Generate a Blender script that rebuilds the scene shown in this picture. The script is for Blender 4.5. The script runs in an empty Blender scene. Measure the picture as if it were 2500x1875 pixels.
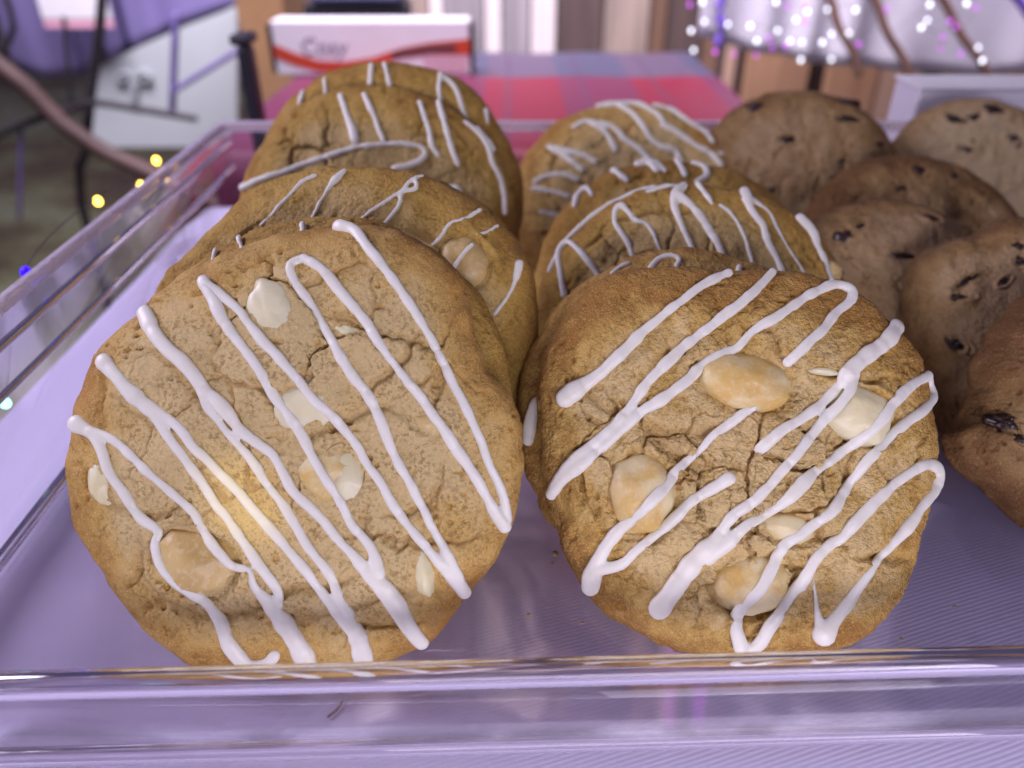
import bpy, bmesh, math, random
import numpy as np
from mathutils import Vector

# ------------------------------------------------------------------ camera, world, light, exposure
scene = bpy.context.scene
COL = scene.collection
PITCH = math.radians(32.6)
CAM = np.array([0.0, 0.0, 140.0])            # millimetres above the tray floor
FPX = 1875.0                                 # focal length in photo pixels (2500 wide)
cam_data = bpy.data.cameras.new("camera")
cam_data.lens = 27.0
cam_data.sensor_width = 36.0
cam_data.clip_start = 0.01
cam_data.clip_end = 60.0
cam_data.dof.use_dof = True
cam_data.dof.focus_distance = 0.166
cam_data.dof.aperture_fstop = 9.0
cam_data.dof.aperture_blades = 7
cam = bpy.data.objects.new("camera", cam_data)
cam.location = (0, 0, 0.140)
cam.rotation_euler = (math.pi / 2 - PITCH, 0, 0)
COL.objects.link(cam)
scene.camera = cam

world = bpy.data.worlds.new("World")
scene.world = world
world.use_nodes = True
bg = world.node_tree.nodes["Background"]
bg.inputs[0].default_value = (0.56, 0.48, 1.0, 1)
bg.inputs[1].default_value = 0.12

def lamp(name, kind, loc, target, energy, color, **kw):
    d = bpy.data.lights.new(name, kind)
    d.energy = energy
    d.color = color
    for k, v in kw.items():
        setattr(d, k, v)
    o = bpy.data.objects.new(name, d)
    o.location = loc
    v = Vector(target) - Vector(loc)
    o.rotation_euler = v.to_track_quat('-Z', 'Y').to_euler()
    COL.objects.link(o)
    return o

lamp("stall_side_light", 'AREA', (-0.42, 0.20, 0.31), (-0.05, 0.13, 0.0), 2.0, (0.82, 0.74, 1.0),
     shape='RECTANGLE', size=0.26, size_y=0.22)
lamp("stall_front_light", 'AREA', (0.09, -0.16, 0.10), (0.02, 0.12, 0.02), 0.76, (0.90, 0.82, 1.0),
     shape='RECTANGLE', size=0.30, size_y=0.10)
lamp("yard_light", 'AREA', (-0.18, 0.62, 1.0), (-0.10, 1.40, -0.05), 19.0, (0.95, 0.86, 1.0),
     shape='RECTANGLE', size=0.9, size_y=0.4, spread=math.radians(104))
lamp("added_flare_spot", 'SPOT', (-0.20, -0.02, 0.42), (-0.0566, 0.1201, 0.0350), 3.8, (1.0, 0.80, 0.20),
     spot_size=math.radians(2.6), spot_blend=0.9, shadow_soft_size=0.004)  # added lamp, stands in for a yellow reflection over the front left cookie

scene.view_settings.view_transform = 'Standard'
scene.view_settings.look = 'None'
scene.view_settings.gamma = 1.0
scene.view_settings.exposure = 0.0
scene.view_settings.use_curve_mapping = False
scene.render.engine = 'CYCLES'
scene.cycles.use_denoising = True
scene.cycles.max_bounces = 16
scene.cycles.transmission_bounces = 12
scene.cycles.transparent_max_bounces = 12
scene.cycles.sample_clamp_indirect = 40.0

# ------------------------------------------------------------------ pixels to directions (photo px, 2500 x 1875)
CP, SP = math.cos(PITCH), math.sin(PITCH)
def ray(px):
    px = np.asarray(px, float)
    u = (px[..., 0] - 1250.0) / FPX
    v = (937.5 - px[..., 1]) / FPX
    return np.stack([u, CP + v * SP, -SP + v * CP], -1)      # depth 1 along the view axis
def at_depth(px, den):
    return CAM + den * ray(px)
def at_z(px, z):
    r = ray(px)
    t = (z - CAM[2]) / r[..., 2]
    return CAM + r * t[..., None] if np.ndim(t) else CAM + r * t
def at_y(px, y):
    r = ray(px)
    t = y / r[..., 1]
    return CAM + r * (t[..., None] if np.ndim(t) else t)

# ------------------------------------------------------------------ numpy noise
def _hash(i, j, k, seed):
    with np.errstate(over='ignore'):
        h = (i.astype(np.int64) * 374761393 + j.astype(np.int64) * 668265263 + k.astype(np.int64) * 2147483647 + seed * 974634277) & 0xFFFFFFFF
        h = ((h ^ (h >> 13)) * 1274126177) & 0xFFFFFFFF
        h = ((h ^ (h >> 16)) * 2246822519) & 0xFFFFFFFF
        h = h ^ (h >> 15)
    return (h & 0xFFFFFF) / float(0xFFFFFF)
def vnoise(p, seed=0):
    f = np.floor(p)
    t = p - f
    t = t * t * t * (t * (t * 6 - 15) + 10)
    i, j, k = f[..., 0], f[..., 1], f[..., 2]
    out = 0
    for dx in (0, 1):
        wx = t[..., 0] if dx else 1 - t[..., 0]
        for dy in (0, 1):
            wy = t[..., 1] if dy else 1 - t[..., 1]
            for dz in (0, 1):
                wz = t[..., 2] if dz else 1 - t[..., 2]
                out = out + wx * wy * wz * _hash(i + dx, j + dy, k + dz, seed)
    return out * 2 - 1
def fbm(p, octaves=3, seed=0, gain=0.5):
    a, s, tot = 1.0, 0.0, 0.0
    for o in range(octaves):
        s = s + a * vnoise(p * (2.03 ** o) + o * 17.3, seed + o)
        tot += a
        a *= gain
    return s / tot
def fbm2(u, v, size, octaves=3, seed=0, gain=0.5):
    return fbm(np.stack([u / size, v / size, np.full_like(u, seed * 3.7)], -1), octaves, seed, gain)
def vor2(u, v, size, seed=0):
    u = u / size; v = v / size
    iu, iv = np.floor(u), np.floor(v)
    F1 = np.full(u.shape, 9.0); F2 = np.full(u.shape, 9.0); cid = np.zeros(u.shape)
    z = np.zeros_like(iu)
    for a in (-1, 0, 1):
        for b in (-1, 0, 1):
            cu = iu + a + _hash(iu + a, iv + b, z, seed)
            cv = iv + b + _hash(iu + a, iv + b, z + 1, seed)
            r = _hash(iu + a, iv + b, z + 2, seed)
            d = np.hypot(u - cu, v - cv)
            near = d < F1
            F2 = np.where(near, F1, np.minimum(F2, d))
            cid = np.where(near, r, cid)
            F1 = np.where(near, d, F1)
    return F1 * size, F2 * size, cid
def sstep(a, b, x):
    t = np.clip((x - a) / (b - a), 0, 1)
    return t * t * (3 - 2 * t)
def spline(pts, step):
    """Catmull-Rom through the points (N x k), about one sample per STEP of the first two coordinates."""
    P = np.asarray(pts, float)
    if len(P) == 2:
        P = np.array([P[0], (P[0] + P[1]) / 2, P[1]])
    E = np.vstack([2 * P[0] - P[1], P, 2 * P[-1] - P[-2]])
    out = []
    for i in range(1, len(E) - 2):
        p0, p1, p2, p3 = E[i - 1], E[i], E[i + 1], E[i + 2]
        n = max(2, int(np.hypot(*(p2 - p1)[:2]) / step))
        for t in np.arange(n) / n:
            out.append(0.5 * (2 * p1 + (p2 - p0) * t + (2 * p0 - 5 * p1 + 4 * p2 - p3) * t * t + (3 * p1 - p0 - 3 * p2 + p3) * t ** 3))
    out.append(P[-1])
    return np.array(out)
def seg_dist(u, v, line):
    """Distance from points to a polyline and the parameter 0..1 along it."""
    best = np.full(u.shape, 1e9); par = np.zeros(u.shape)
    n = len(line) - 1
    for i in range(n):
        ax, ay = line[i][:2]; bx, by = line[i + 1][:2]
        dx, dy = bx - ax, by - ay
        t = np.clip(((u - ax) * dx + (v - ay) * dy) / (dx * dx + dy * dy + 1e-9), 0, 1)
        d = np.hypot(u - ax - t * dx, v - ay - t * dy)
        m = d < best
        best = np.where(m, d, best)
        par = np.where(m, (i + t) / n, par)
    return best, par

# ------------------------------------------------------------------ object helpers
def link(o, parent=None):
    COL.objects.link(o)
    if parent is not None:
        o.parent = parent
    return o
def tag(o, label, category, group=None, kind=None):
    if label: o["label"] = label
    if category: o["category"] = category
    if group: o["group"] = group
    if kind: o["kind"] = kind
    return o
def empty(name, loc, label=None, category=None, group=None):
    o = bpy.data.objects.new(name, None)
    o.empty_display_size = 0.01
    o.location = loc
    COL.objects.link(o)
    return tag(o, label, category, group)
def mesh_obj(name, verts, faces, mat, parent=None, smooth=True, origin=(0, 0, 0)):
    """verts in metres, world; stored relative to ORIGIN (the parent's location)."""
    me = bpy.data.meshes.new(name)
    V = np.asarray(verts, float) - np.asarray(origin, float)
    me.from_pydata([tuple(x) for x in V], [], [tuple(f) for f in faces])
    if smooth:
        me.polygons.foreach_set("use_smooth", [True] * len(me.polygons))
    me.update()
    if mat: me.materials.append(mat)
    return link(bpy.data.objects.new(name, me), parent)
def bm_obj(name, bm, mat, parent=None, smooth=False, loc=None):
    me = bpy.data.meshes.new(name)
    bmesh.ops.recalc_face_normals(bm, faces=bm.faces)
    bm.to_mesh(me)
    bm.free()
    if smooth:
        me.polygons.foreach_set("use_smooth", [True] * len(me.polygons))
    if mat: me.materials.append(mat)
    o = bpy.data.objects.new(name, me)
    if loc is not None: o.location = loc
    return link(o, parent)
def box_bm(lo, hi, bevel=0.0, segs=2, bm=None):
    bm = bm or bmesh.new()
    c = [(a + b) / 2 for a, b in zip(lo, hi)]
    s = [abs(b - a) for a, b in zip(lo, hi)]
    r = bmesh.ops.create_cube(bm, size=1.0)
    for v in r['verts']:
        v.co = Vector((c[0] + v.co.x * s[0], c[1] + v.co.y * s[1], c[2] + v.co.z * s[2]))
    if bevel:
        es = list({e for v in r['verts'] for e in v.link_edges})
        bmesh.ops.bevel(bm, geom=es, offset=bevel, segments=segs, affect='EDGES', profile=0.5)
    return bm
def tube(points, radii, flat=None, sides=12, cap=True, up=None):
    """Closed swept tube. POINTS N x 3, RADII N; UP fixes the frame, FLAT squashes along UP."""
    P = np.asarray(points, float); R = np.broadcast_to(np.asarray(radii, float), (len(P),)).copy()
    T = np.gradient(P, axis=0)
    T /= np.linalg.norm(T, axis=1, keepdims=True) + 1e-12
    up = np.array([0.13, 0.21, 0.97]) if up is None else np.asarray(up, float)
    S = np.cross(T, up); S /= np.linalg.norm(S, axis=1, keepdims=True) + 1e-9
    U = np.cross(S, T)
    fl = 1.0 if flat is None else flat
    if cap:
        a = [(0.5, 0.87), (0.87, 0.5), (0.99, 0.12)]
        pre = [(P[0] - T[0] * R[0] * o, R[0] * s, S[0], U[0]) for o, s in reversed(a)]
        post = [(P[-1] + T[-1] * R[-1] * o, R[-1] * s, S[-1], U[-1]) for o, s in a]
    else:
        pre, post = [], []
    rows = pre + [(P[i], R[i], S[i], U[i]) for i in range(len(P))] + post
    ang = np.arange(sides) / sides * 2 * math.pi
    V = np.concatenate([p + (np.cos(ang)[:, None] * s + np.sin(ang)[:, None] * u * fl) * r for p, r, s, u in rows])
    F = []
    n = len(rows)
    for i in range(n - 1):
        for j in range(sides):
            k = (j + 1) % sides
            F.append((i * sides + j, i * sides + k, (i + 1) * sides + k, (i + 1) * sides + j))
    F.append(tuple(range(sides - 1, -1, -1)))
    F.append(tuple((n - 1) * sides + j for j in range(sides)))
    return V, F
def join_vf(parts):
    V, F, o = [], [], 0
    for v, f in parts:
        V.append(v); F += [tuple(i + o for i in x) for x in f]; o += len(v)
    return np.concatenate(V), F

# ------------------------------------------------------------------ materials
def new_mat(name):
    m = bpy.data.materials.new(name)
    m.use_nodes = True
    nt = m.node_tree
    b = nt.nodes.get("Principled BSDF")
    return m, nt, b
def N(nt, kind, **kw):
    n = nt.nodes.new(kind)
    for k, v in kw.items():
        if hasattr(n, k): setattr(n, k, v)
        else: n.inputs[k].default_value = v
    return n
def ramp(nt, stops, interp='LINEAR'):
    n = nt.nodes.new("ShaderNodeValToRGB")
    n.color_ramp.interpolation = interp
    e = n.color_ramp.elements
    while len(e) < len(stops): e.new(0.5)
    for x, (p, c) in zip(e, stops):
        x.position = p
        x.color = (*c, 1) if len(c) == 3 else c
    return n
def mixc(nt, fac, a, b, mode='MIX'):
    n = nt.nodes.new("ShaderNodeMix"); n.data_type = 'RGBA'; n.blend_type = mode
    for sock, val in ((n.inputs[0], fac), (n.inputs[6], a), (n.inputs[7], b)):
        if hasattr(val, "default_value"): nt.links.new(val, sock)
        elif isinstance(val, (int, float)): sock.default_value = val
        else: sock.default_value = (*val, 1) if len(val) == 3 else val
    return n.outputs[2]
def math_n(nt, op, a, b=0.0, clamp=False):
    n = nt.nodes.new("ShaderNodeMath"); n.operation = op; n.use_clamp = clamp
    for sock, val in ((n.inputs[0], a), (n.inputs[1], b)):
        if hasattr(val, "default_value"): nt.links.new(val, sock)
        else: sock.default_value = val
    return n.outputs[0]
def plain(name, color, rough=0.6, vary=0.12, scale=40.0, bump=0.0, metallic=0.0, spec=0.5):
    m, nt, b = new_mat(name)
    tc = N(nt, "ShaderNodeTexCoord")
    nz = N(nt, "ShaderNodeTexNoise"); nz.inputs["Scale"].default_value = scale; nz.inputs["Detail"].default_value = 5
    nt.links.new(tc.outputs["Object"], nz.inputs["Vector"])
    lo = tuple(c * (1 - vary) for c in color); hi = tuple(min(1, c * (1 + vary)) for c in color)
    r = ramp(nt, [(0.3, lo), (0.7, hi)])
    nt.links.new(nz.outputs["Fac"], r.inputs[0])
    nt.links.new(r.outputs[0], b.inputs["Base Color"])
    b.inputs["Roughness"].default_value = rough
    b.inputs["Metallic"].default_value = metallic
    b.inputs["Specular IOR Level"].default_value = spec
    if bump:
        bp = N(nt, "ShaderNodeBump"); bp.inputs["Strength"].default_value = bump; bp.inputs["Distance"].default_value = 0.001
        nt.links.new(nz.outputs["Fac"], bp.inputs["Height"])
        nt.links.new(bp.outputs[0], b.inputs["Normal"])
    return m
def emit(name, color, strength):
    m, nt, b = new_mat(name)
    b.inputs["Base Color"].default_value = (*color, 1)
    b.inputs["Emission Color"].default_value = (*color, 1)
    b.inputs["Emission Strength"].default_value = strength
    return m

def dough_mat(name, pale, gold, brown, speck=0.55, grain=1.0, bump=0.8):
    m, nt, b = new_mat(name)
    L = nt.links.new
    tc = N(nt, "ShaderNodeTexCoord")
    at = N(nt, "ShaderNodeAttribute"); at.attribute_name = "tone"
    sep = N(nt, "ShaderNodeSeparateColor")
    L(at.outputs["Color"], sep.inputs[0])
    def noise(scale, detail=4.0, rough=0.55):
        n = N(nt, "ShaderNodeTexNoise")
        n.inputs["Scale"].default_value = scale; n.inputs["Detail"].default_value = detail; n.inputs["Roughness"].default_value = rough
        L(tc.outputs["Object"], n.inputs["Vector"])
        return n.outputs["Fac"]
    big, mid, fine, tiny = noise(55, 3), noise(210, 5, 0.62), noise(1150, 4, 0.62), noise(2600, 3)
    t = math_n(nt, 'ADD', sep.outputs[0], math_n(nt, 'MULTIPLY', math_n(nt, 'SUBTRACT', big, 0.5), 0.55))
    t = math_n(nt, 'ADD', t, math_n(nt, 'MULTIPLY', math_n(nt, 'SUBTRACT', mid, 0.5), 0.75 if grain < 1.5 else 1.5), clamp=True)
    r = ramp(nt, [(0.12, pale), (0.52, gold), (0.98, brown)])
    L(t, r.inputs[0])
    # mottled dark sugar specks
    sp = ramp(nt, [(0.48, (0, 0, 0)), (0.60, (1, 1, 1))])
    L(fine, sp.inputs[0])
    patch = ramp(nt, [(0.38, (0.12,) * 3), (0.58, (1, 1, 1))])
    L(mid, patch.inputs[0])
    f = math_n(nt, 'MULTIPLY', math_n(nt, 'MULTIPLY', sp.outputs[0], patch.outputs[0]), speck)
    c = mixc(nt, f, r.outputs[0], tuple(x * 0.42 for x in gold))
    # pale sugar grains
    sg = ramp(nt, [(0.54, (0, 0, 0)), (0.66, (1, 1, 1))])
    L(tiny, sg.inputs[0])
    c = mixc(nt, math_n(nt, 'MULTIPLY', sg.outputs[0], 0.32), c, tuple(min(1, x * 1.45 + 0.03) for x in pale))
    # crumb showing in broken places
    c = mixc(nt, math_n(nt, 'MULTIPLY', sep.outputs[1], 0.45), c, (0.44, 0.27, 0.10))
    L(c, b.inputs["Base Color"])
    b.inputs["Roughness"].default_value = 0.72
    b.inputs["Specular IOR Level"].default_value = 0.28
    h = math_n(nt, 'ADD', math_n(nt, 'MULTIPLY', fine, 0.55 * grain), math_n(nt, 'MULTIPLY', tiny, 0.30 * grain))
    h = math_n(nt, 'ADD', h, math_n(nt, 'MULTIPLY', mid, 0.5 if grain < 1.5 else 0.10))
    vo = N(nt, "ShaderNodeTexVoronoi"); vo.inputs["Scale"].default_value = 820
    wv = N(nt, "ShaderNodeVectorMath", operation='MULTIPLY_ADD')
    nc = N(nt, "ShaderNodeTexNoise"); nc.inputs["Scale"].default_value = 700; nc.inputs["Detail"].default_value = 3
    L(tc.outputs["Object"], nc.inputs["Vector"]); L(nc.outputs["Color"], wv.inputs[0]); wv.inputs[1].default_value = (0.0012,) * 3; L(tc.outputs["Object"], wv.inputs[2])
    L(wv.outputs[0], vo.inputs["Vector"])
    h = math_n(nt, 'SUBTRACT', h, math_n(nt, 'MULTIPLY', vo.outputs["Distance"], 0.27 * max(0.0, grain - 0.55)))
    if grain > 1.5:
        v2 = N(nt, "ShaderNodeTexVoronoi"); v2.inputs["Scale"].default_value = 1900; L(wv.outputs[0], v2.inputs["Vector"])
        h = math_n(nt, 'SUBTRACT', h, math_n(nt, 'MULTIPLY', v2.outputs["Distance"], 0.24))
    bp = N(nt, "ShaderNodeBump"); bp.inputs["Strength"].default_value = bump; bp.inputs["Distance"].default_value = 0.0012
    L(h, bp.inputs["Height"]); L(bp.outputs[0], b.inputs["Normal"])
    return m

M = {}
M['dough_pale'] = dough_mat("pale_cookie_dough", (0.66, 0.50, 0.225), (0.62, 0.40, 0.115), (0.44, 0.215, 0.038), 0.72, 1.0, 0.5)
M['dough_grain'] = dough_mat("grainy_cookie_dough", (0.80, 0.59, 0.26), (0.70, 0.44, 0.115), (0.44, 0.21, 0.04), 0.60, 1.7, 0.75)
M['dough_gold'] = dough_mat("golden_cookie_dough", (0.62, 0.45, 0.18), (0.57, 0.355, 0.075), (0.40, 0.195, 0.032), 0.72, 1.2, 0.75)
M['dough_chip'] = dough_mat("chocolate_chip_dough", (0.44, 0.30, 0.15), (0.34, 0.205, 0.075), (0.17, 0.075, 0.02), 0.5, 1.0, 0.7)
M['dough_chip_light'] = dough_mat("light_chocolate_chip_dough", (0.48, 0.36, 0.20), (0.42, 0.28, 0.13), (0.28, 0.15, 0.05), 0.4, 1.0, 0.7)

def icing_mat():
    m, nt, b = new_mat("white_icing")
    tc = N(nt, "ShaderNodeTexCoord")
    nz = N(nt, "ShaderNodeTexNoise"); nz.inputs["Scale"].default_value = 300; nz.inputs["Detail"].default_value = 3
    nt.links.new(tc.outputs["Object"], nz.inputs["Vector"])
    r = ramp(nt, [(0.3, (0.87, 0.84, 0.70)), (0.7, (0.92, 0.89, 0.77))])
    nt.links.new(nz.outputs["Fac"], r.inputs[0]); nt.links.new(r.outputs[0], b.inputs["Base Color"])
    b.inputs["Roughness"].default_value = 0.36
    b.inputs["Specular IOR Level"].default_value = 0.45
    b.inputs["Subsurface Weight"].default_value = 0.35
    b.inputs["Subsurface Radius"].default_value = (0.0022, 0.0017, 0.0013)
    b.inputs["Subsurface Scale"].default_value = 1.0
    bp = N(nt, "ShaderNodeBump"); bp.inputs["Strength"].default_value = 0.10; bp.inputs["Distance"].default_value = 0.0006
    nt.links.new(nz.outputs["Fac"], bp.inputs["Height"]); nt.links.new(bp.outputs[0], b.inputs["Normal"])
    return m
M['icing'] = icing_mat()
def nut_mat(name, a, c, rough=0.42):
    m, nt, b = new_mat(name)
    tc = N(nt, "ShaderNodeTexCoord")
    nz = N(nt, "ShaderNodeTexNoise"); nz.inputs["Scale"].default_value = 110; nz.inputs["Detail"].default_value = 6
    n2 = N(nt, "ShaderNodeTexNoise"); n2.inputs["Scale"].default_value = 900; n2.inputs["Detail"].default_value = 4
    for n in (nz, n2): nt.links.new(tc.outputs["Object"], n.inputs["Vector"])
    r = ramp(nt, [(0.40, a), (0.60, c)])
    nt.links.new(nz.outputs["Fac"], r.inputs[0])
    s = ramp(nt, [(0.53, (0, 0, 0)), (0.64, (1, 1, 1))])
    nt.links.new(n2.outputs["Fac"], s.inputs[0])
    col = mixc(nt, math_n(nt, 'MULTIPLY', s.outputs[0], 0.28), r.outputs[0], (0.86, 0.77, 0.50))
    nt.links.new(col, b.inputs["Base Color"])
    b.inputs["Roughness"].default_value = rough
    b.inputs["Subsurface Weight"].default_value = 0.3
    b.inputs["Subsurface Radius"].default_value = (0.004, 0.0025, 0.0012)
    b.inputs["Subsurface Scale"].default_value = 1.0
    bp = N(nt, "ShaderNodeBump"); bp.inputs["Strength"].default_value = 0.22; bp.inputs["Distance"].default_value = 0.0006
    nt.links.new(n2.outputs["Fac"], bp.inputs["Height"]); nt.links.new(bp.outputs[0], b.inputs["Normal"])
    return m
M['nut'] = nut_mat("macadamia", (0.68, 0.50, 0.20), (0.58, 0.385, 0.125))
M['nut_pale'] = nut_mat("pale_macadamia", (0.84, 0.72, 0.40), (0.74, 0.50, 0.15))
M['chip'] = nut_mat("white_chocolate", (0.87, 0.80, 0.52), (0.83, 0.74, 0.42), 0.35)
M['choc'] = plain("dark_chocolate", (0.035, 0.016, 0.012), 0.32, 0.3, 300, 0.1)

def clear_sheet(name, tint=(0.995, 0.99, 1.0), rough=0.02):
    """Thin clear acrylic: Fresnel mix of see-through and mirror."""
    m, nt, b = new_mat(name)
    nt.nodes.remove(b)
    out = nt.nodes["Material Output"]
    tr = N(nt, "ShaderNodeBsdfTransparent"); tr.inputs[0].default_value = (*tint, 1)
    gl = N(nt, "ShaderNodeBsdfGlossy"); gl.inputs["Roughness"].default_value = rough
    tc = N(nt, "ShaderNodeTexCoord")
    nz = N(nt, "ShaderNodeTexNoise"); nz.inputs["Scale"].default_value = 24; nz.inputs["Detail"].default_value = 6; nz.inputs["Distortion"].default_value = 1.5
    nt.links.new(tc.outputs["Object"], nz.inputs["Vector"])
    r = ramp(nt, [(0.45, (rough,) * 3), (0.75, (rough + 0.22,) * 3)])
    nt.links.new(nz.outputs["Fac"], r.inputs[0]); nt.links.new(r.outputs[0], gl.inputs["Roughness"])
    lw = N(nt, "ShaderNodeLayerWeight"); lw.inputs["Blend"].default_value = 0.5
    fr = math_n(nt, 'ADD', math_n(nt, 'MULTIPLY', math_n(nt, 'POWER', lw.outputs["Facing"], 4.0), 0.85), 0.022)
    mx = N(nt, "ShaderNodeMixShader")
    nt.links.new(fr, mx.inputs[0]); nt.links.new(tr.outputs[0], mx.inputs[1]); nt.links.new(gl.outputs[0], mx.inputs[2])
    nt.links.new(mx.outputs[0], out.inputs["Surface"])
    return m
def clear_solid(name):
    m, nt, b = new_mat(name)
    nt.nodes.remove(b)
    out = nt.nodes["Material Output"]
    g = N(nt, "ShaderNodeBsdfGlass"); g.inputs["IOR"].default_value = 1.49; g.inputs["Roughness"].default_value = 0.0
    g.inputs["Color"].default_value = (0.985, 0.975, 0.985, 1)
    nt.links.new(g.outputs[0], out.inputs["Surface"])
    return m
M['acrylic_sheet'] = clear_sheet("clear_acrylic_sheet")
M['acrylic'] = clear_solid("clear_acrylic")
def cut_edge(name):
    m, nt, b = new_mat(name)
    b.inputs["Base Color"].default_value = (0.90, 0.82, 0.88, 1)
    b.inputs["Roughness"].default_value = 0.28
    b.inputs["IOR"].default_value = 1.49
    b.inputs["Transmission Weight"].default_value = 0.55
    tc = N(nt, "ShaderNodeTexCoord"); nz = N(nt, "ShaderNodeTexNoise"); nz.inputs["Scale"].default_value = 60
    nt.links.new(tc.outputs["Object"], nz.inputs["Vector"])
    r = ramp(nt, [(0.4, (0.18,) * 3), (0.6, (0.38,) * 3)])
    nt.links.new(nz.outputs["Fac"], r.inputs[0]); nt.links.new(r.outputs[0], b.inputs["Roughness"])
    return m
M['cut_edge'] = cut_edge("saw_cut_acrylic_edge")

def cloth_mat():
    m, nt, b = new_mat("white_ribbed_cloth")
    L = nt.links.new
    tc = N(nt, "ShaderNodeTexCoord")
    mp = N(nt, "ShaderNodeMapping"); mp.inputs["Rotation"].default_value = (0, 0, math.radians(-108))
    L(tc.outputs["Object"], mp.inputs["Vector"])
    nw = N(nt, "ShaderNodeTexNoise"); nw.inputs["Scale"].default_value = 9.0; nw.inputs["Detail"].default_value = 3
    L(tc.outputs["Object"], nw.inputs["Vector"])
    ad = N(nt, "ShaderNodeVectorMath", operation='MULTIPLY_ADD')
    L(nw.outputs["Color"], ad.inputs[0]); ad.inputs[1].default_value = (0.004, 0.004, 0); L(mp.outputs[0], ad.inputs[2])
    wv = N(nt, "ShaderNodeTexWave"); wv.wave_type = 'BANDS'; wv.bands_direction = 'X'; wv.wave_profile = 'SIN'
    wv.inputs["Scale"].default_value = 310.0; wv.inputs["Distortion"].default_value = 0.0
    L(ad.outputs[0], wv.inputs["Vector"])
    th = N(nt, "ShaderNodeTexNoise"); th.inputs["Scale"].default_value = 1500; th.inputs["Detail"].default_value = 2
    L(tc.outputs["Object"], th.inputs["Vector"])
    sx = N(nt, "ShaderNodeSeparateXYZ"); L(tc.outputs["Object"], sx.inputs[0])
    mr = N(nt, "ShaderNodeMapRange"); mr.inputs[1].default_value = -0.09; mr.inputs[2].default_value = 0.09; mr.inputs[3].default_value = 0.12; mr.inputs[4].default_value = 1.0
    L(math_n(nt, 'ADD', sx.outputs[0], math_n(nt, 'MULTIPLY', math_n(nt, 'SUBTRACT', nw.outputs["Fac"], 0.5), 0.16)), mr.inputs[0])
    st = mixc(nt, mr.outputs[0], (0.75, 0.75, 0.75), wv.outputs["Fac"])
    c = ramp(nt, [(0.0, (0.68, 0.63, 0.86)), (0.55, (0.81, 0.75, 0.98))])
    L(st, c.inputs[0])
    cc = mixc(nt, 0.12, c.outputs[0], th.outputs["Color"], 'MULTIPLY')
    L(cc, b.inputs["Base Color"])
    b.inputs["Roughness"].default_value = 0.62
    b.inputs["Specular IOR Level"].default_value = 0.35
    h = math_n(nt, 'ADD', math_n(nt, 'MULTIPLY', st, 0.8), math_n(nt, 'MULTIPLY', th.outputs["Fac"], 0.35))
    bp = N(nt, "ShaderNodeBump"); bp.inputs["Strength"].default_value = 0.22; bp.inputs["Distance"].default_value = 0.00025
    L(h, bp.inputs["Height"]); L(bp.outputs[0], b.inputs["Normal"])
    return m
M['cloth'] = cloth_mat()

# ------------------------------------------------------------------ the setting: ground, table with white cloth
def ground_mat():
    m, nt, b = new_mat("trampled_yard")
    L = nt.links.new
    tc = N(nt, "ShaderNodeTexCoord")
    a = N(nt, "ShaderNodeTexNoise"); a.inputs["Scale"].default_value = 2.3; a.inputs["Detail"].default_value = 5
    c = N(nt, "ShaderNodeTexNoise"); c.inputs["Scale"].default_value = 28; c.inputs["Detail"].default_value = 6
    for n in (a, c): L(tc.outputs["Object"], n.inputs["Vector"])
    r = ramp(nt, [(0.36, (0.20, 0.13, 0.10)), (0.46, (0.34, 0.29, 0.15)), (0.56, (0.56, 0.58, 0.30)), (0.70, (0.70, 0.72, 0.56))])
    mx = math_n(nt, 'ADD', math_n(nt, 'MULTIPLY', a.outputs["Fac"], 0.75), math_n(nt, 'MULTIPLY', c.outputs["Fac"], 0.25))
    L(mx, r.inputs[0]); L(r.outputs[0], b.inputs["Base Color"])
    b.inputs["Roughness"].default_value = 0.95
    bp = N(nt, "ShaderNodeBump"); bp.inputs["Strength"].default_value = 0.6; bp.inputs["Distance"].default_value = 0.02
    L(c.outputs["Fac"], bp.inputs["Height"]); L(bp.outputs[0], b.inputs["Normal"])
    return m
gm = ground_mat()
g = mesh_obj("ground", [(-20, -8, -0.76), (20, -8, -0.76), (20, 30, -0.76), (-20, 30, -0.76)], [(0, 1, 2, 3)], gm, smooth=False)
g["kind"] = "structure"

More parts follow.
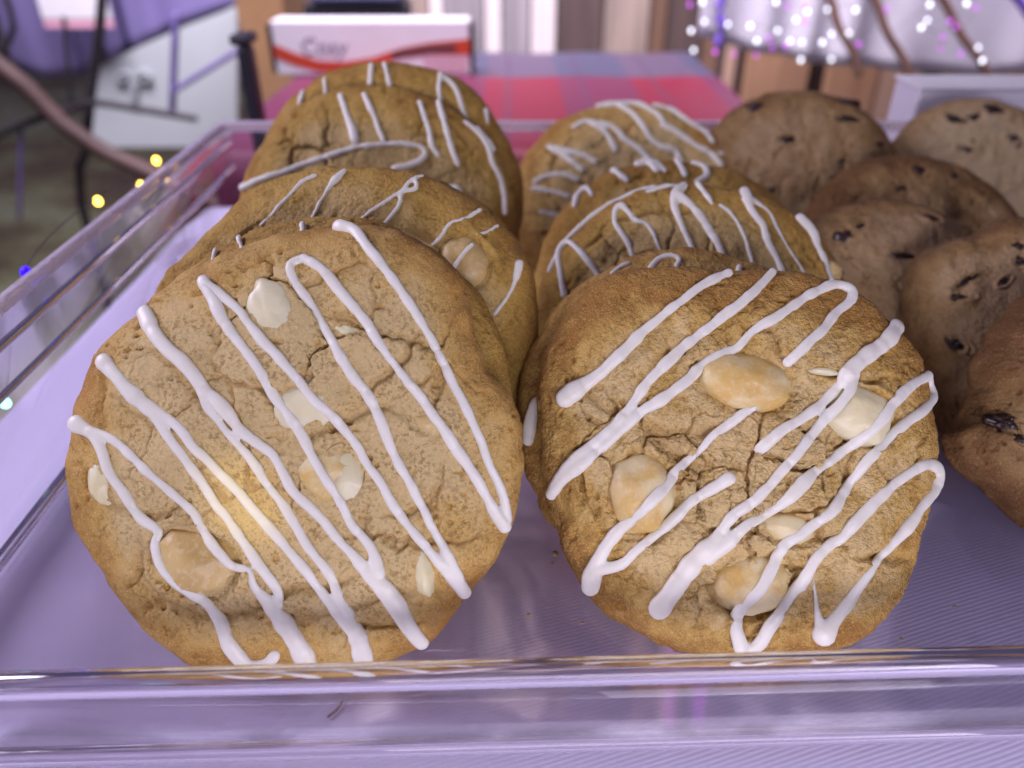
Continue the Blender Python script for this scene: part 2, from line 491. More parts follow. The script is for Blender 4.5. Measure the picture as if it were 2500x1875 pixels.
# the table under the tray, white cloth falling over its far edge
def cloth_sheet(x0, x1, y0, y1, z, drop, amp, seed):
    def axis(lo, hi, n, both):
        a = np.linspace(lo, hi, n)
        pre = lo - np.concatenate([np.linspace(drop, 0.02, 14), np.linspace(0.016, 0.003, 6)]) if both == 'lo' else np.array([])
        post = hi + np.concatenate([np.linspace(0.003, 0.016, 6), np.linspace(0.02, drop, 14)]) if both == 'hi' else np.array([])
        return np.concatenate([pre, a, post])
    xs, ys = axis(x0, x1, 210, 'lo'), axis(y0, y1, 140, 'hi')
    X, Y = np.meshgrid(xs, ys)
    ex, ey = np.maximum(x0 - X, 0), np.maximum(Y - y1, 0)
    over = np.hypot(ex, ey)
    rr = 0.010
    def fold(e):                                    # arc length past the edge -> (outward, down)
        a = np.minimum(e / rr, math.pi / 2)
        return rr * np.sin(a), rr * (1 - np.cos(a)) + np.maximum(e - rr * math.pi / 2, 0)
    out, down = fold(over)
    dx, dy = np.where(over > 0, ex / (over + 1e-9), 0), np.where(over > 0, ey / (over + 1e-9), 0)
    w = fbm2(X * 1000, Y * 1000, 130.0, 3, seed) * 0.6 + fbm2(X * 1000 + Y * 500, Y * 300, 60.0, 2, seed + 3) * 0.4
    hang = sstep(0.0, 0.2, down)
    wave = hang * 0.018 * np.sin((X - Y) * 38 + 2 * fbm2(X * 1000, Y * 1000, 200.0, 2, seed + 5)) + 0.018 * hang
    Xn = np.minimum(np.maximum(X, x0), x1) - dx * (out + wave)
    Yn = np.minimum(Y, y1) + dy * (out + wave)
    Zn = z - down + (w - 0.8) * amp * (1 - hang)
    V = np.stack([Xn, Yn, Zn], -1).reshape(-1, 3)
    nx, ny = len(xs), len(ys)
    F = [(i * nx + j, i * nx + j + 1, (i + 1) * nx + j + 1, (i + 1) * nx + j) for i in range(ny - 1) for j in range(nx - 1)]
    return V, F
V, F = cloth_sheet(-0.163, 0.75, -0.16, 0.405, -0.0040, 0.55, 0.0011, 4)
o = mesh_obj("tablecloth", V, F, M['cloth'])
tag(o, "white ribbed tablecloth under the clear tray of cookies", "tablecloth")
M['table_wood'] = plain("table_wood", (0.20, 0.12, 0.07), 0.6, 0.25, 20, 0.2)
tb = empty("display_table", (0.1, 0.12, -0.76), "wooden display table hidden under the white tablecloth", "table")
def child_box(name, lo, hi, mat, parent, bevel=0.0, segs=2, smooth=False):
    l = parent.location if parent is not None else Vector((0, 0, 0))
    p = parent
    while p is not None and p.parent is not None:
        l = l + p.parent.location; p = p.parent
    return bm_obj(name, box_bm([a - b for a, b in zip(lo, l)], [a - b for a, b in zip(hi, l)], bevel, segs), mat, parent, smooth)
child_box("tabletop", (-0.156, -0.15, -0.036), (0.74, 0.396, -0.0085), M['table_wood'], tb, 0.002)
for sx, sy in ((-0.13, -0.11), (0.70, -0.11), (-0.13, 0.36), (0.70, 0.36)):
    child_box("leg", (sx - 0.02, sy - 0.02, -0.76), (sx + 0.02, sy + 0.02, -0.0365), M['table_wood'], tb)

# ------------------------------------------------------------------ the clear tray
TX0, TX1, TY1 = -0.131, 0.262, 0.352
fl = at_z((0, 1868), 0.0) / 1000.0
fr_ = at_z((2500, 1797), 0.0) / 1000.0
def front_y(x):
    return fl[1] + (fr_[1] - fl[1]) * (x - fl[0]) / (fr_[0] - fl[0])
WT, WF = 0.0032, 0.0048
tray = empty("acrylic_tray", (0.06, 0.21, -0.0033), "clear acrylic tray holding the rows of cookies", "tray")
TL = np.array(tray.location)
def prism(name, foot, z0, z1, mat, bevel, segs=4):
    """Upright slab over a four-corner footprint, edges rounded."""
    bm = bmesh.new()
    lo = [bm.verts.new((x - TL[0], y - TL[1], z0 - TL[2])) for x, y in foot]
    hi = [bm.verts.new((x - TL[0], y - TL[1], z1 - TL[2])) for x, y in foot]
    bm.faces.new(lo[::-1]); bm.faces.new(hi)
    for i in range(4):
        k = (i + 1) % 4
        bm.faces.new((lo[i], lo[k], hi[k], hi[i]))
    if bevel:
        es = [e for e in bm.edges]
        bmesh.ops.bevel(bm, geom=es, offset=bevel, segments=segs, affect='EDGES', profile=0.5)
    return bm_obj(name, bm, mat, tray, smooth=True)
yl, yr = front_y(TX0), front_y(TX1)
base = prism("base_plate", [(TX0 + WT, front_y(TX0 + WT) + WF), (TX1 - WT, front_y(TX1 - WT) + WF), (TX1 - WT, TY1 - WT), (TX0 + WT, TY1 - WT)],
             -0.0032, -0.0003, M['acrylic_sheet'], 0)
prism("front_wall", [(TX0, yl + 0.0008), (TX1, yr + 0.0008), (TX1, yr + 0.0036), (TX0, yl + 0.0036)], 0.0009, 0.0178, M['acrylic_sheet'], 0)
def glass_bar(name, z, r, off, squash=1.0):
    A = np.array([TX0, yl + off, z]); B = np.array([TX1, yr + off, z])
    n = 24
    P_ = np.array([A + (B - A) * i / n for i in range(n + 1)])
    V, F = tube(P_ - TL, r, sides=40, up=(0, 0, 1), flat=squash, cap=False)
    return mesh_obj(name, V, F, M['acrylic'], tray, True)
glass_bar("rounded_lip", 0.0205, 0.0026, 0.0022)
glass_bar("base_edge", -0.0012, 0.0019, 0.0022)
prism("back_wall", [(TX0, TY1 - WT + 0.0001), (TX1, TY1 - WT + 0.0001), (TX1, TY1), (TX0, TY1)], -0.0033, 0.0500, M['acrylic_sheet'], 0)
prism("side_wall", [(TX0, yl + WF), (TX0 + WT - 0.0001, yl + WF), (TX0 + WT - 0.0001, TY1 - WT), (TX0, TY1 - WT)], -0.0033, 0.0500, M['acrylic_sheet'], 0)
prism("side_wall", [(TX1 - WT + 0.0001, yr + WF), (TX1, yr + WF), (TX1, TY1 - WT), (TX1 - WT + 0.0001, TY1 - WT)], -0.0033, 0.0500, M['acrylic_sheet'], 0)

E_ = 0.0002
prism("rim", [(TX0 + E_, TY1 - WT + 0.0001), (TX1 - E_, TY1 - WT + 0.0001), (TX1 - E_, TY1 + E_), (TX0 + E_, TY1 + E_)], 0.0502, 0.0545, M['cut_edge'], 0.0009, 3)
prism("rim", [(TX0, yl + WF), (TX0 + WT - 0.0001, yl + WF), (TX0 + WT - 0.0001, TY1 - WT - E_), (TX0, TY1 - WT - E_)], 0.0502, 0.0540, M['cut_edge'], 0.0009, 3)
prism("rim", [(TX1 - WT + 0.0001, yr + WF), (TX1, yr + WF), (TX1, TY1 - WT - E_), (TX1 - WT + 0.0001, TY1 - WT - E_)], 0.0502, 0.0540, M['cut_edge'], 0.0009, 3)

def side_bar(name, x, z, r):
    P_ = np.array([[x, yl + WF + (TY1 - WT - 0.0006 - yl - WF) * i / 20, z] for i in range(21)])
    V, F = tube(P_ - TL, r, sides=16, up=(0, 0, 1), cap=False)
    return mesh_obj(name, V, F, M['acrylic'], tray, True)
side_bar("ledge", TX0 + WT + 0.0013, 0.0455, 0.0012)
side_bar("ledge", TX0 + WT + 0.0011, 0.0345, 0.0010)
side_bar("corner_bead", TX0 + WT + 0.0018, 0.0016, 0.0017)

# ------------------------------------------------------------------ cookies
# zoomed tracings: pixels of a crop -> photo pixels
Z = {'1': (100, 500, 1.3825), '2': (1250, 600, 1.50818), '3': (350, 350, 2.212), '4': (1250, 200, 2.4578),
     'b': (550, 0, 3.16), 'c': (1800, 0, 3.16), 'r': (2000, 500, 2.074), 'f': (0, 0, 0.8848), 's': (0, 0, 1.0)}
def zpx(key, pts):
    x0, y0, s = Z[key]
    P = np.asarray(pts, float).copy()
    P[:, 0] = x0 + P[:, 0] / s
    P[:, 1] = y0 + P[:, 1] / s
    return P

class Cookie:
    def __init__(s, name, center_px, den, diam, lean, mat, label, group, seed, yaw=0.0, thick=13.0, outline=None, okey=None,
                 fine=False, lump=1.0, plates=0.9, crack=1.0, grain=0.25, cell=13.0, brown=0.0, category="cookie", topbrown=0.0):
        s.P = at_depth(np.array(center_px, float), den)
        s.den, s.R0, s.seed, s.mat = den, diam / 2.0, seed, mat
        th = math.radians(lean); ya = math.radians(yaw)
        c, sn = math.cos(ya), math.sin(ya)
        rz = lambda v: np.array([c * v[0] - sn * v[1], sn * v[0] + c * v[1], v[2]])
        s.U, s.V, s.N = rz(np.array([1.0, 0, 0])), rz(np.array([0, math.sin(th), math.cos(th)])), rz(np.array([0, -math.cos(th), math.sin(th)]))
        s.T = thick; s.lump, s.plates, s.crack, s.grain, s.cell, s.brown, s.fine = lump, plates, crack, grain, cell, brown, fine
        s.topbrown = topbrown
        s.grooves, s.nuts = [], []
        tt = np.linspace(-math.pi, math.pi, 721)
        wob = fbm(np.stack([np.cos(tt) * 1.6, np.sin(tt) * 1.6, np.full_like(tt, seed)], -1), 3, seed)
        fin = fbm(np.stack([np.cos(tt) * 9, np.sin(tt) * 9, np.full_like(tt, seed)], -1), 2, seed + 9)
        if outline is None:
            rr = s.R0 * (1 + 0.045 * wob + 0.008 * fin)
        else:
            q = s.unproject(zpx(okey, outline), -2.0)
            a = np.arctan2(q[:, 1], q[:, 0]); r = np.hypot(q[:, 0], q[:, 1])
            i = np.argsort(a); a, r = a[i], r[i]
            a = np.concatenate([a - 2 * math.pi, a, a + 2 * math.pi]); r = np.tile(r, 3)
            rr = np.interp(tt, a, r)
            k = np.ones(7) / 7
            rr = np.convolve(np.concatenate([rr[-8:-1], rr, rr[1:8]]), k, 'same')[7:-7]
            rr = rr * (1 + 0.008 * fin)
        s.tt, s.rr = tt, rr
        low = (s.P + s.V * -s.R0)
        s.base = np.array([low[0], low[1], 0.0]) / 1000.0
        s.root = empty(name, tuple(s.base), label, category, group)
    def unproject(s, px, n):
        """photo px -> local (u, v) on the plane N-offset n (scalar or per-point)."""
        r = ray(px)
        d = ((s.P - CAM) @ s.N + n) / (r @ s.N)
        X = CAM + r * np.asarray(d)[..., None] - s.P
        return np.stack([X @ s.U, X @ s.V], -1)
    def world(s, L):
        return s.P + L[..., :1] * s.U + L[..., 1:2] * s.V + L[..., 2:3] * s.N
    def radius(s, th):
        return np.interp(th, s.tt, s.rr)
    def uvq(s, u, v):
        return np.hypot(u, v) / s.radius(np.arctan2(v, u))
    def dough_height(s, u, v, detail=True):
        q = np.clip(s.uvq(u, v), 0, 1)
        sd = s.seed
        prof = np.sqrt(np.clip(1 - q ** 4.2, 0, 1))
        h = -2.0 + (s.T - 6.2) * prof + 1.6 * (1 - q * q)
        fade = sstep(1.0, 0.80, q)
        h = h + s.lump * fade * (1.7 * fbm2(u, v, 19.0, 2, sd) + 0.8 * fbm2(u, v, 7.5, 2, sd + 1))
        wu = u + 3.4 * fbm2(u, v, 8.0, 4, sd + 2, 0.62); wv = v + 3.4 * fbm2(u, v, 8.0, 4, sd + 3, 0.62)
        F1, F2, cid = vor2(wu, wv, s.cell, sd + 4)
        edge = F2 - F1
        mask = sstep(-0.15, 0.35, fbm2(u, v, 26.0, 2, sd + 5))
        plate = (cid - 0.5) * 2 * sstep(0.0, 1.5, edge)
        ck = (1 - sstep(0.0, 0.75 + 0.5 * mask, edge)) * mask
        F1, F2, c2 = vor2(wu + 40, wv, s.cell * 0.42, sd + 6)
        m2 = sstep(0.0, 0.5, fbm2(u, v, 15.0, 2, sd + 7))
        ck2 = (1 - sstep(0.0, 0.7, F2 - F1)) * m2
        h = h + fade * (s.plates * 0.75 * plate * mask + s.plates * 0.28 * (c2 - 0.5) * m2) - fade * s.crack * (1.5 * ck + 0.55 * ck2)
        wr = 1 - np.abs(fbm2(wu, wv, 6.5, 3, sd + 14, 0.6)) * 2.2
        h = h - fade * s.crack * 0.26 * np.clip(wr, 0, 1) ** 4 * sstep(-0.2, 0.3, fbm2(u, v, 18.0, 2, sd + 15))
        pale = np.clip(ck + 0.5 * ck2, 0, 1)
        for line, w, dep in s.grooves:
            d, t = seg_dist(u + 1.3 * fbm2(u, v, 4.0, 4, sd + 8, 0.65), v + 1.3 * fbm2(u, v, 4.0, 4, sd + 9, 0.65), line)
            taper = np.sqrt(np.clip(np.sin(np.clip(t, 0.02, 0.98) * math.pi), 0, 1))
            g_ = np.exp(-(d / (w * (0.35 + 0.65 * taper))) ** 2) * taper
            h = h - dep * g_
            pale = np.maximum(pale, g_ * 0.7)
        for n in s.nuts:
            qn = s.nut_q(n, u, v)
            wob = 0.10 * fbm2(u, v, 3.5, 2, sd + 12)
            h = h + n['rim'] * np.clip(0.9 + 2.2 * fbm2(u, v, 4.5, 3, sd + 13), 0, 2.2) * np.exp(-((qn + wob - 1.16) / 0.22) ** 2) - n['moat'] * (1 - sstep(0.88, 1.24, qn + wob))
        return h, q, pale
    def nut_q(s, n, u, v):
        c, k = math.cos(n['rot']), math.sin(n['rot'])
        du, dv = u - n['u'], v - n['v']
        x = (c * du + k * dv) / n['a']; y = (-k * du + c * dv) / n['b']
        e = n.get('sq', 2.0)
        return (np.abs(x) ** e + np.abs(y) ** e) ** (1 / e)
    def top_height(s, u, v):
        h = s.dough_height(u, v)[0]
        for n in s.nuts:
            qn = s.nut_q(n, u, v)
            t = n['h0'] + n['c'] * np.sqrt(np.clip(1 - qn * qn, 0, 1))
            h = np.where(qn < 1, np.maximum(h, t), h)
        return h
    def locate(s, P, it=4):
        """photo px -> local (u, v) on the cookie's top surface."""
        h = np.full(len(P), 4.0)
        for _ in range(it):
            uv = s.unproject(P, h)
            h = s.dough_height(uv[:, 0], uv[:, 1])[0]
        return s.unproject(P, h)
    def pxmm(s):
        return FPX / s.den
    def add_groove(s, key, pts, w, dep):
        s.grooves.append((spline(s.locate(zpx(key, pts)), 1.5), w, dep))
    def add_nut(s, key, cx, cy, ax, ay, rot=0.0, c=None, up=0.45, moat=1.6, rim=0.5, kind='nut', mat='nut', sq=2.0):
        uv = s.locate(zpx(key, [(cx, cy)]))[0]
        k = Z[key][2] * s.pxmm()
        a, b = ax / k, ay / k
        if kind == 'choc': a, b = a * 1.25, b * 1.3
        c = c if c is not None else 0.8 * min(a, b)
        if kind == 'chip' and key == '1':
            a, b, c, moat, rim = a * 1.36, b * 1.36, 3.0, 0.0, 0.0
            up = 0.30
        if s.uvq(np.array([uv[0]]), np.array([uv[1]]))[0] > 0.93:
            return
        hh = float(s.dough_height(np.array([uv[0]]), np.array([uv[1]]))[0][0])
        if kind == 'nut': moat, rim = moat * 0.62, rim + 0.10
        s.nuts.append(dict(u=uv[0], v=uv[1], a=a, b=b, c=c, rot=math.radians(rot), h0=hh - c * (1 - up) , moat=moat, rim=rim, kind=kind, mat=mat, sq=sq))
    # ---- meshes
    def build_dough(s):
        nr, nt_ = (190, 640) if s.fine else (110, 380)
        q = np.linspace(0, 1, nr + 1)[1:] ** 0.93
        th = np.linspace(-math.pi, math.pi, nt_, endpoint=False)
        R = s.radius(th)
        Q, TH = np.meshgrid(q, th, indexing='ij')
        RR = Q * R[None, :]
        u, v = RR * np.cos(TH), RR * np.sin(TH)
        h, qq, pale = s.dough_height(u, v)
        ctr, _, _ = s.dough_height(np.zeros(1), np.zeros(1))
        rows_u, rows_v, rows_h = [u], [v], [h]
        bn = s.T - 6.2
        back = -7.0
        edge_rows = [(1.012, -3.0), (1.008, -4.2), (0.985, -5.6), (0.95, -6.6), (0.86, back), (0.5, back)]
        for f, z in edge_rows:
            rows_u.append((u[-1] * f)[None]); rows_v.append((v[-1] * f)[None]); rows_h.append(np.full((1, nt_), z))
        Ua, Va, Ha = np.concatenate(rows_u), np.concatenate(rows_v), np.concatenate(rows_h)
        n_rows = Ua.shape[0]
        Lc = np.stack([Ua, Va, Ha], -1)
        # normals by finite differences, then fine displacement along them
        dr = np.gradient(Lc, axis=0)
        dt = (np.roll(Lc, -1, 1) - np.roll(Lc, 1, 1)) / 2
        nm = np.cross(dr, dt); nm /= np.linalg.norm(nm, axis=-1, keepdims=True) + 1e-12
        p = Lc + s.seed * 31.7
        d = s.grain * (0.9 * fbm(p / 2.6, 3, s.seed + 20) + 0.55 * fbm(p / 0.9, 2, s.seed + 21))
        pit = vnoise(p / 1.5, s.seed + 22)
        pm = sstep(0.05 - s.grain * 0.5, 0.45, fbm(p / 9.0, 2, s.seed + 23))
        pits = sstep(0.42, 0.72, pit) * pm
        d = d - 0.75 * pits
        d = d + 0.55 * fbm(p / 6.0, 2, s.seed + 24) * np.concatenate([sstep(0.75, 1.0, qq), np.ones((len(edge_rows), nt_))])
        d[-2:] *= 0.1
        Lc = Lc + nm * d[..., None]
        Lall = np.concatenate([np.array([[0, 0, float(ctr[0])]]), Lc.reshape(-1, 3), np.array([[0, 0, back]])])
        W = s.world(Lall)
        W[:, 2] = np.maximum(W[:, 2], 0.15)
        F = []
        nt = nt_
        idx = lambda i, j: 1 + i * nt + (j % nt)
        for j in range(nt): F.append((0, idx(0, j), idx(0, j + 1)))
        I = np.arange(n_rows - 1)[:, None]; J = np.arange(nt)[None, :]; J2 = (J + 1) % nt
        A = 1 + I * nt + J; B = 1 + (I + 1) * nt + J; C_ = 1 + (I + 1) * nt + J2; D = 1 + I * nt + J2
        F += np.stack([A, B, C_, D], -1).reshape(-1, 4).tolist()
        last = len(Lall) - 1
        for j in range(nt): F.append((last, idx(n_rows - 1, j + 1), idx(n_rows - 1, j)))
        o = mesh_obj("dough", W / 1000.0, F, s.mat, s.root, True, s.base)
        # baked colour of the dough: browner towards the rim, paler crumb in breaks; painted shade at the top
        qfull = np.concatenate([qq, np.ones((len(edge_rows), nt_))])
        un, vn = Ua, Va
        lowv = sstep(0.2, 1.0, -Va / s.R0)
        tone = 0.06 + s.brown + 0.74 * sstep(0.60 + 0.12 * fbm2(un, vn, 14.0, 2, s.seed + 33), 1.04, qfull) + 0.34 * fbm2(un, vn, 15.0, 3, s.seed + 30) + 0.12 * lowv * sstep(0.5, 1, qfull)
        tone = tone + 0.25 * pits + s.topbrown * sstep(0.1, 0.95, Va / s.R0)  # upper half painted browner for the dimmer light there
        pl = np.concatenate([pale, np.zeros((len(edge_rows), nt_))])
        colr = np.zeros((len(Lall), 4)); colr[:, 3] = 1
        colr[0, 0] = 0.15; colr[-1, 0] = 0.8
        colr[1:-1, 0] = np.clip(tone, 0, 1).reshape(-1); colr[1:-1, 1] = np.clip(pl, 0, 1).reshape(-1)
        at = o.data.color_attributes.new("tone", 'FLOAT_COLOR', 'POINT')
        at.data.foreach_set("color", colr.reshape(-1))
        return o
    def build_nuts(s):
        names = {'nut': "macadamia_nut", 'chip': "white_chocolate_chip", 'choc': "chocolate_chip"}
        for i, n in enumerate(s.nuts):
            nu, nv = (40, 22) if s.fine else (22, 12)
            a = np.linspace(0, 2 * math.pi, nu, endpoint=False)
            b = np.linspace(-math.pi / 2, math.pi / 2, nv + 1)[1:-1]
            A, B = np.meshgrid(a, b)
            e = 2.0 / n['sq']
            sg = lambda x: np.sign(x) * np.abs(x) ** e
            x, y, z = sg(np.cos(A)) * np.cos(B), sg(np.sin(A)) * np.cos(B), np.sin(B)
            pts = np.concatenate([[[0, 0, -1]], np.stack([x, y, z], -1).reshape(-1, 3), [[0, 0, 1]]])
            nz = fbm(pts * 1.7 + i * 9.1 + s.seed, 2, s.seed + i)
            nf = fbm(pts * 6.0 + i * 5.1, 2, s.seed + i + 40)
            rad = 1 + 0.16 * nz + 0.02 * nf + (0.22 * nf if n['kind'] == 'choc' else 0)
            pts = pts * rad[:, None]
            c, k = math.cos(n['rot']), math.sin(n['rot'])
            lx, ly = pts[:, 0] * n['a'], pts[:, 1] * n['b']
            L = np.stack([n['u'] + c * lx - k * ly, n['v'] + k * lx + c * ly, n['h0'] + pts[:, 2] * n['c']], -1)
            F = []
            r = nv - 1
            ix = lambda i_, j_: 1 + i_ * nu + (j_ % nu)
            for j in range(nu):
                F.append((0, ix(0, j + 1), ix(0, j)))
                F.append((len(pts) - 1, ix(r - 1, j), ix(r - 1, j + 1)))
                for q_ in range(r - 1):
                    F.append((ix(q_, j), ix(q_, j + 1), ix(q_ + 1, j + 1), ix(q_ + 1, j)))
            mesh_obj(names[n['kind']], s.world(L) / 1000.0, F, M[n['mat']], s.root, True, s.base)
    def add_icing(s, key, groups, width=42, voxel=0.28, flat=0.62, lift=0.26):
        """groups: each a list of strokes, fused into one run of icing; a stroke is [(x, y[, width px]), ...]."""
        k = Z[key][2] * s.pxmm()
        for gi, strokes in enumerate(groups):
            parts = []
            for si, st in enumerate(strokes):
                raw = np.array([(p[0], p[1], p[2] if len(p) > 2 else width) for p in st], float)
                uv = s.locate(zpx(key, raw[:, :2]))
                qv = s.uvq(uv[:, 0], uv[:, 1])
                lim = 1.0 if s.fine else 0.985
                uv = uv * np.where(qv > lim, lim / qv, 1.0)[:, None]
                A = np.concatenate([uv, raw[:, 2:] / k / 2 * 0.87], 1)
                A = spline(A, 0.7)
                h = s.top_height(A[:, 0], A[:, 1])
                kk = 5
                hp = np.pad(h, kk, mode='edge')
                h = np.convolve(hp, np.ones(2 * kk + 1) / (2 * kk + 1), 'valid') * 0.75 + h * 0.25
                # icing hanging past the rim droops
                q = s.uvq(A[:, 0], A[:, 1])
                h = np.where(q > 1.0, np.minimum(h, -1.0), h)
                t = np.arange(len(A)) * 0.7
                rp = np.stack([t / 2.4, np.full_like(t, gi * 7.7 + si * 3.1), np.full_like(t, s.seed)], -1)
                r = A[:, 2] * (1 + 0.20 * fbm(rp, 2, s.seed + 50 + gi) + 0.14 * fbm(rp * 0.22, 2, s.seed + 80 + gi))
                off = 0.22 * fbm(np.stack([t / 4.0, np.full_like(t, gi * 3.3 + si), np.full_like(t, s.seed + 2)], -1), 2, 71)
                T = np.gradient(A[:, :2], axis=0); T /= np.linalg.norm(T, axis=1, keepdims=True) + 1e-9
                pu, pv = A[:, 0] - T[:, 1] * off, A[:, 1] + T[:, 0] * off
                fl_ = np.where(r > 2.2, flat * 2.2 / r, flat)
                L = np.stack([pu, pv, h + np.minimum(r, 2.2) * lift * 1.0], -1)
                parts.append(tube(L, r, flat=flat, up=(0, 0, 1), sides=14))
            Vv, Ff = join_vf(parts)
            W = s.world(Vv) / 1000.0
            W[:, 2] = np.maximum(W[:, 2], 0.0002)
            o = mesh_obj("icing_line", W, Ff, M['icing'], s.root, True, s.base)
            md = o.modifiers.new("fuse", 'REMESH'); md.mode = 'VOXEL'; md.voxel_size = voxel / 1000.0; md.use_smooth_shade = True
            sm = o.modifiers.new("soften", 'SMOOTH'); sm.factor = 0.5; sm.iterations = 5
            PENDING.append(o)
PENDING = []
def bake_pending():
    dg = bpy.context.evaluated_depsgraph_get()
    for o in PENDING:
        me = bpy.data.meshes.new_from_object(o.evaluated_get(dg))
        old = o.data
        o.modifiers.clear()
        o.data = me
        bpy.data.meshes.remove(old)
    PENDING.clear()

GL, GR, GC = "iced cookies in the left row", "iced cookies in the middle row", "chocolate chip cookies in the right row"

# ---- front left cookie
L1 = Cookie("macadamia_cookie", (714, 1090), 164, 95, 34, M['dough_pale'],
            "front left macadamia cookie with long diagonal white icing lines", GL, 3, okey='1', fine=True, plates=1.1, grain=0.12, cell=17.0, crack=0.75,
            outline=[(1020, 80), (1110, 75), (1230, 108), (1330, 165), (1410, 240), (1445, 330), (1452, 430), (1482, 500), (1492, 560), (1535, 595),
                     (1582, 650), (1612, 740), (1622, 860), (1608, 970), (1590, 1060), (1555, 1140), (1530, 1190), (1470, 1260), (1420, 1340),
                     (1370, 1410), (1300, 1470), (1200, 1525), (1130, 1560), (1000, 1600), (800, 1610), (640, 1580), (530, 1560), (430, 1500),
                     (350, 1440), (305, 1370), (250, 1310), (210, 1230), (150, 1160), (118, 1080), (95, 960), (88, 860), (100, 780), (120, 690),
                     (150, 590), (190, 500), (240, 440), (300, 390), (350, 340), (420, 290), (480, 230), (560, 195), (680, 150), (800, 110), (900, 90)])
L1.add_groove('1', [(710, 590), (760, 640), (800, 690), (835, 750)], 1.0, 3.2)
L1.add_groove('1', [(200, 500), (205, 600), (200, 700), (230, 760)], 0.9, 1.3)
L1.add_groove('1', [(370, 1180), (330, 1260), (400, 1330), (520, 1390), (680, 1380), (830, 1310), (960, 1300), (1100, 1230)], 1.3, 2.0)
L1.add_groove('1', [(200, 1010), (300, 1040), (400, 1050), (480, 1000)], 1.1, 1.6)
L1.add_groove('1', [(960, 370), (1060, 400), (1130, 460), (1170, 520)], 0.7, 1.5)
L1.add_groove('1', [(1260, 420), (1220, 520), (1130, 590), (1090, 660)], 1.2, 1.9)
L1.add_groove('1', [(800, 840), (1000, 740), (1130, 680), (1240, 720)], 1.3, 1.4)
L1.add_groove('1', [(1360, 860), (1340, 960), (1280, 1030), (1140, 1060)], 0.9, 1.4)
L1.add_groove('1', [(300, 480), (420, 520), (520, 640), (700, 820)], 0.9, 1.2)
L1.add_groove('1', [(330, 1100), (340, 1190), (310, 1290)], 1.5, 1.5)
L1.add_groove('1', [(700, 1380), (900, 1400), (1150, 1330), (1330, 1290)], 1.0, 1.1)
L1.add_nut('1', 510, 1212, 150, 112, -18, up=0.42, moat=2.2, rim=0.8)
L1.add_nut('1', 772, 362, 62, 82, 20, c=2.6, up=0.55, moat=0.6, rim=0.3, kind='chip', mat='chip')
L1.add_nut('1', 912, 665, 100, 64, 22, c=2.2, up=0.45, moat=0.8, rim=0.4, kind='chip', mat='chip')
L1.add_nut('1', 960, 905, 118, 105, 10, c=4.0, up=0.25, moat=0.0, rim=0.2, kind='nut', mat='nut_pale')
L1.add_nut('1', 1020, 925, 58, 78, 20, c=3.4, up=0.62, moat=0.3, rim=0.0, kind='chip', mat='chip')
L1.add_nut('1', 192, 935, 34, 66, 10, c=1.6, up=0.45, moat=0.4, rim=0.3, kind='chip', mat='chip')
L1.add_nut('1', 1045, 432, 52, 20, -18, c=1.2, up=0.45, moat=0.4, rim=0.2, kind='chip', mat='chip')
L1.add_nut('1', 1310, 740, 72, 38, -12, c=2.0, up=0.3, moat=0.6, rim=0.3, kind='nut', mat='nut')
L1.add_nut('1', 1290, 1250, 28, 66, 8, c=1.5, up=0.45, moat=0.4, rim=0.2, kind='chip', mat='chip')
L1.build_dough(); L1.build_nuts()
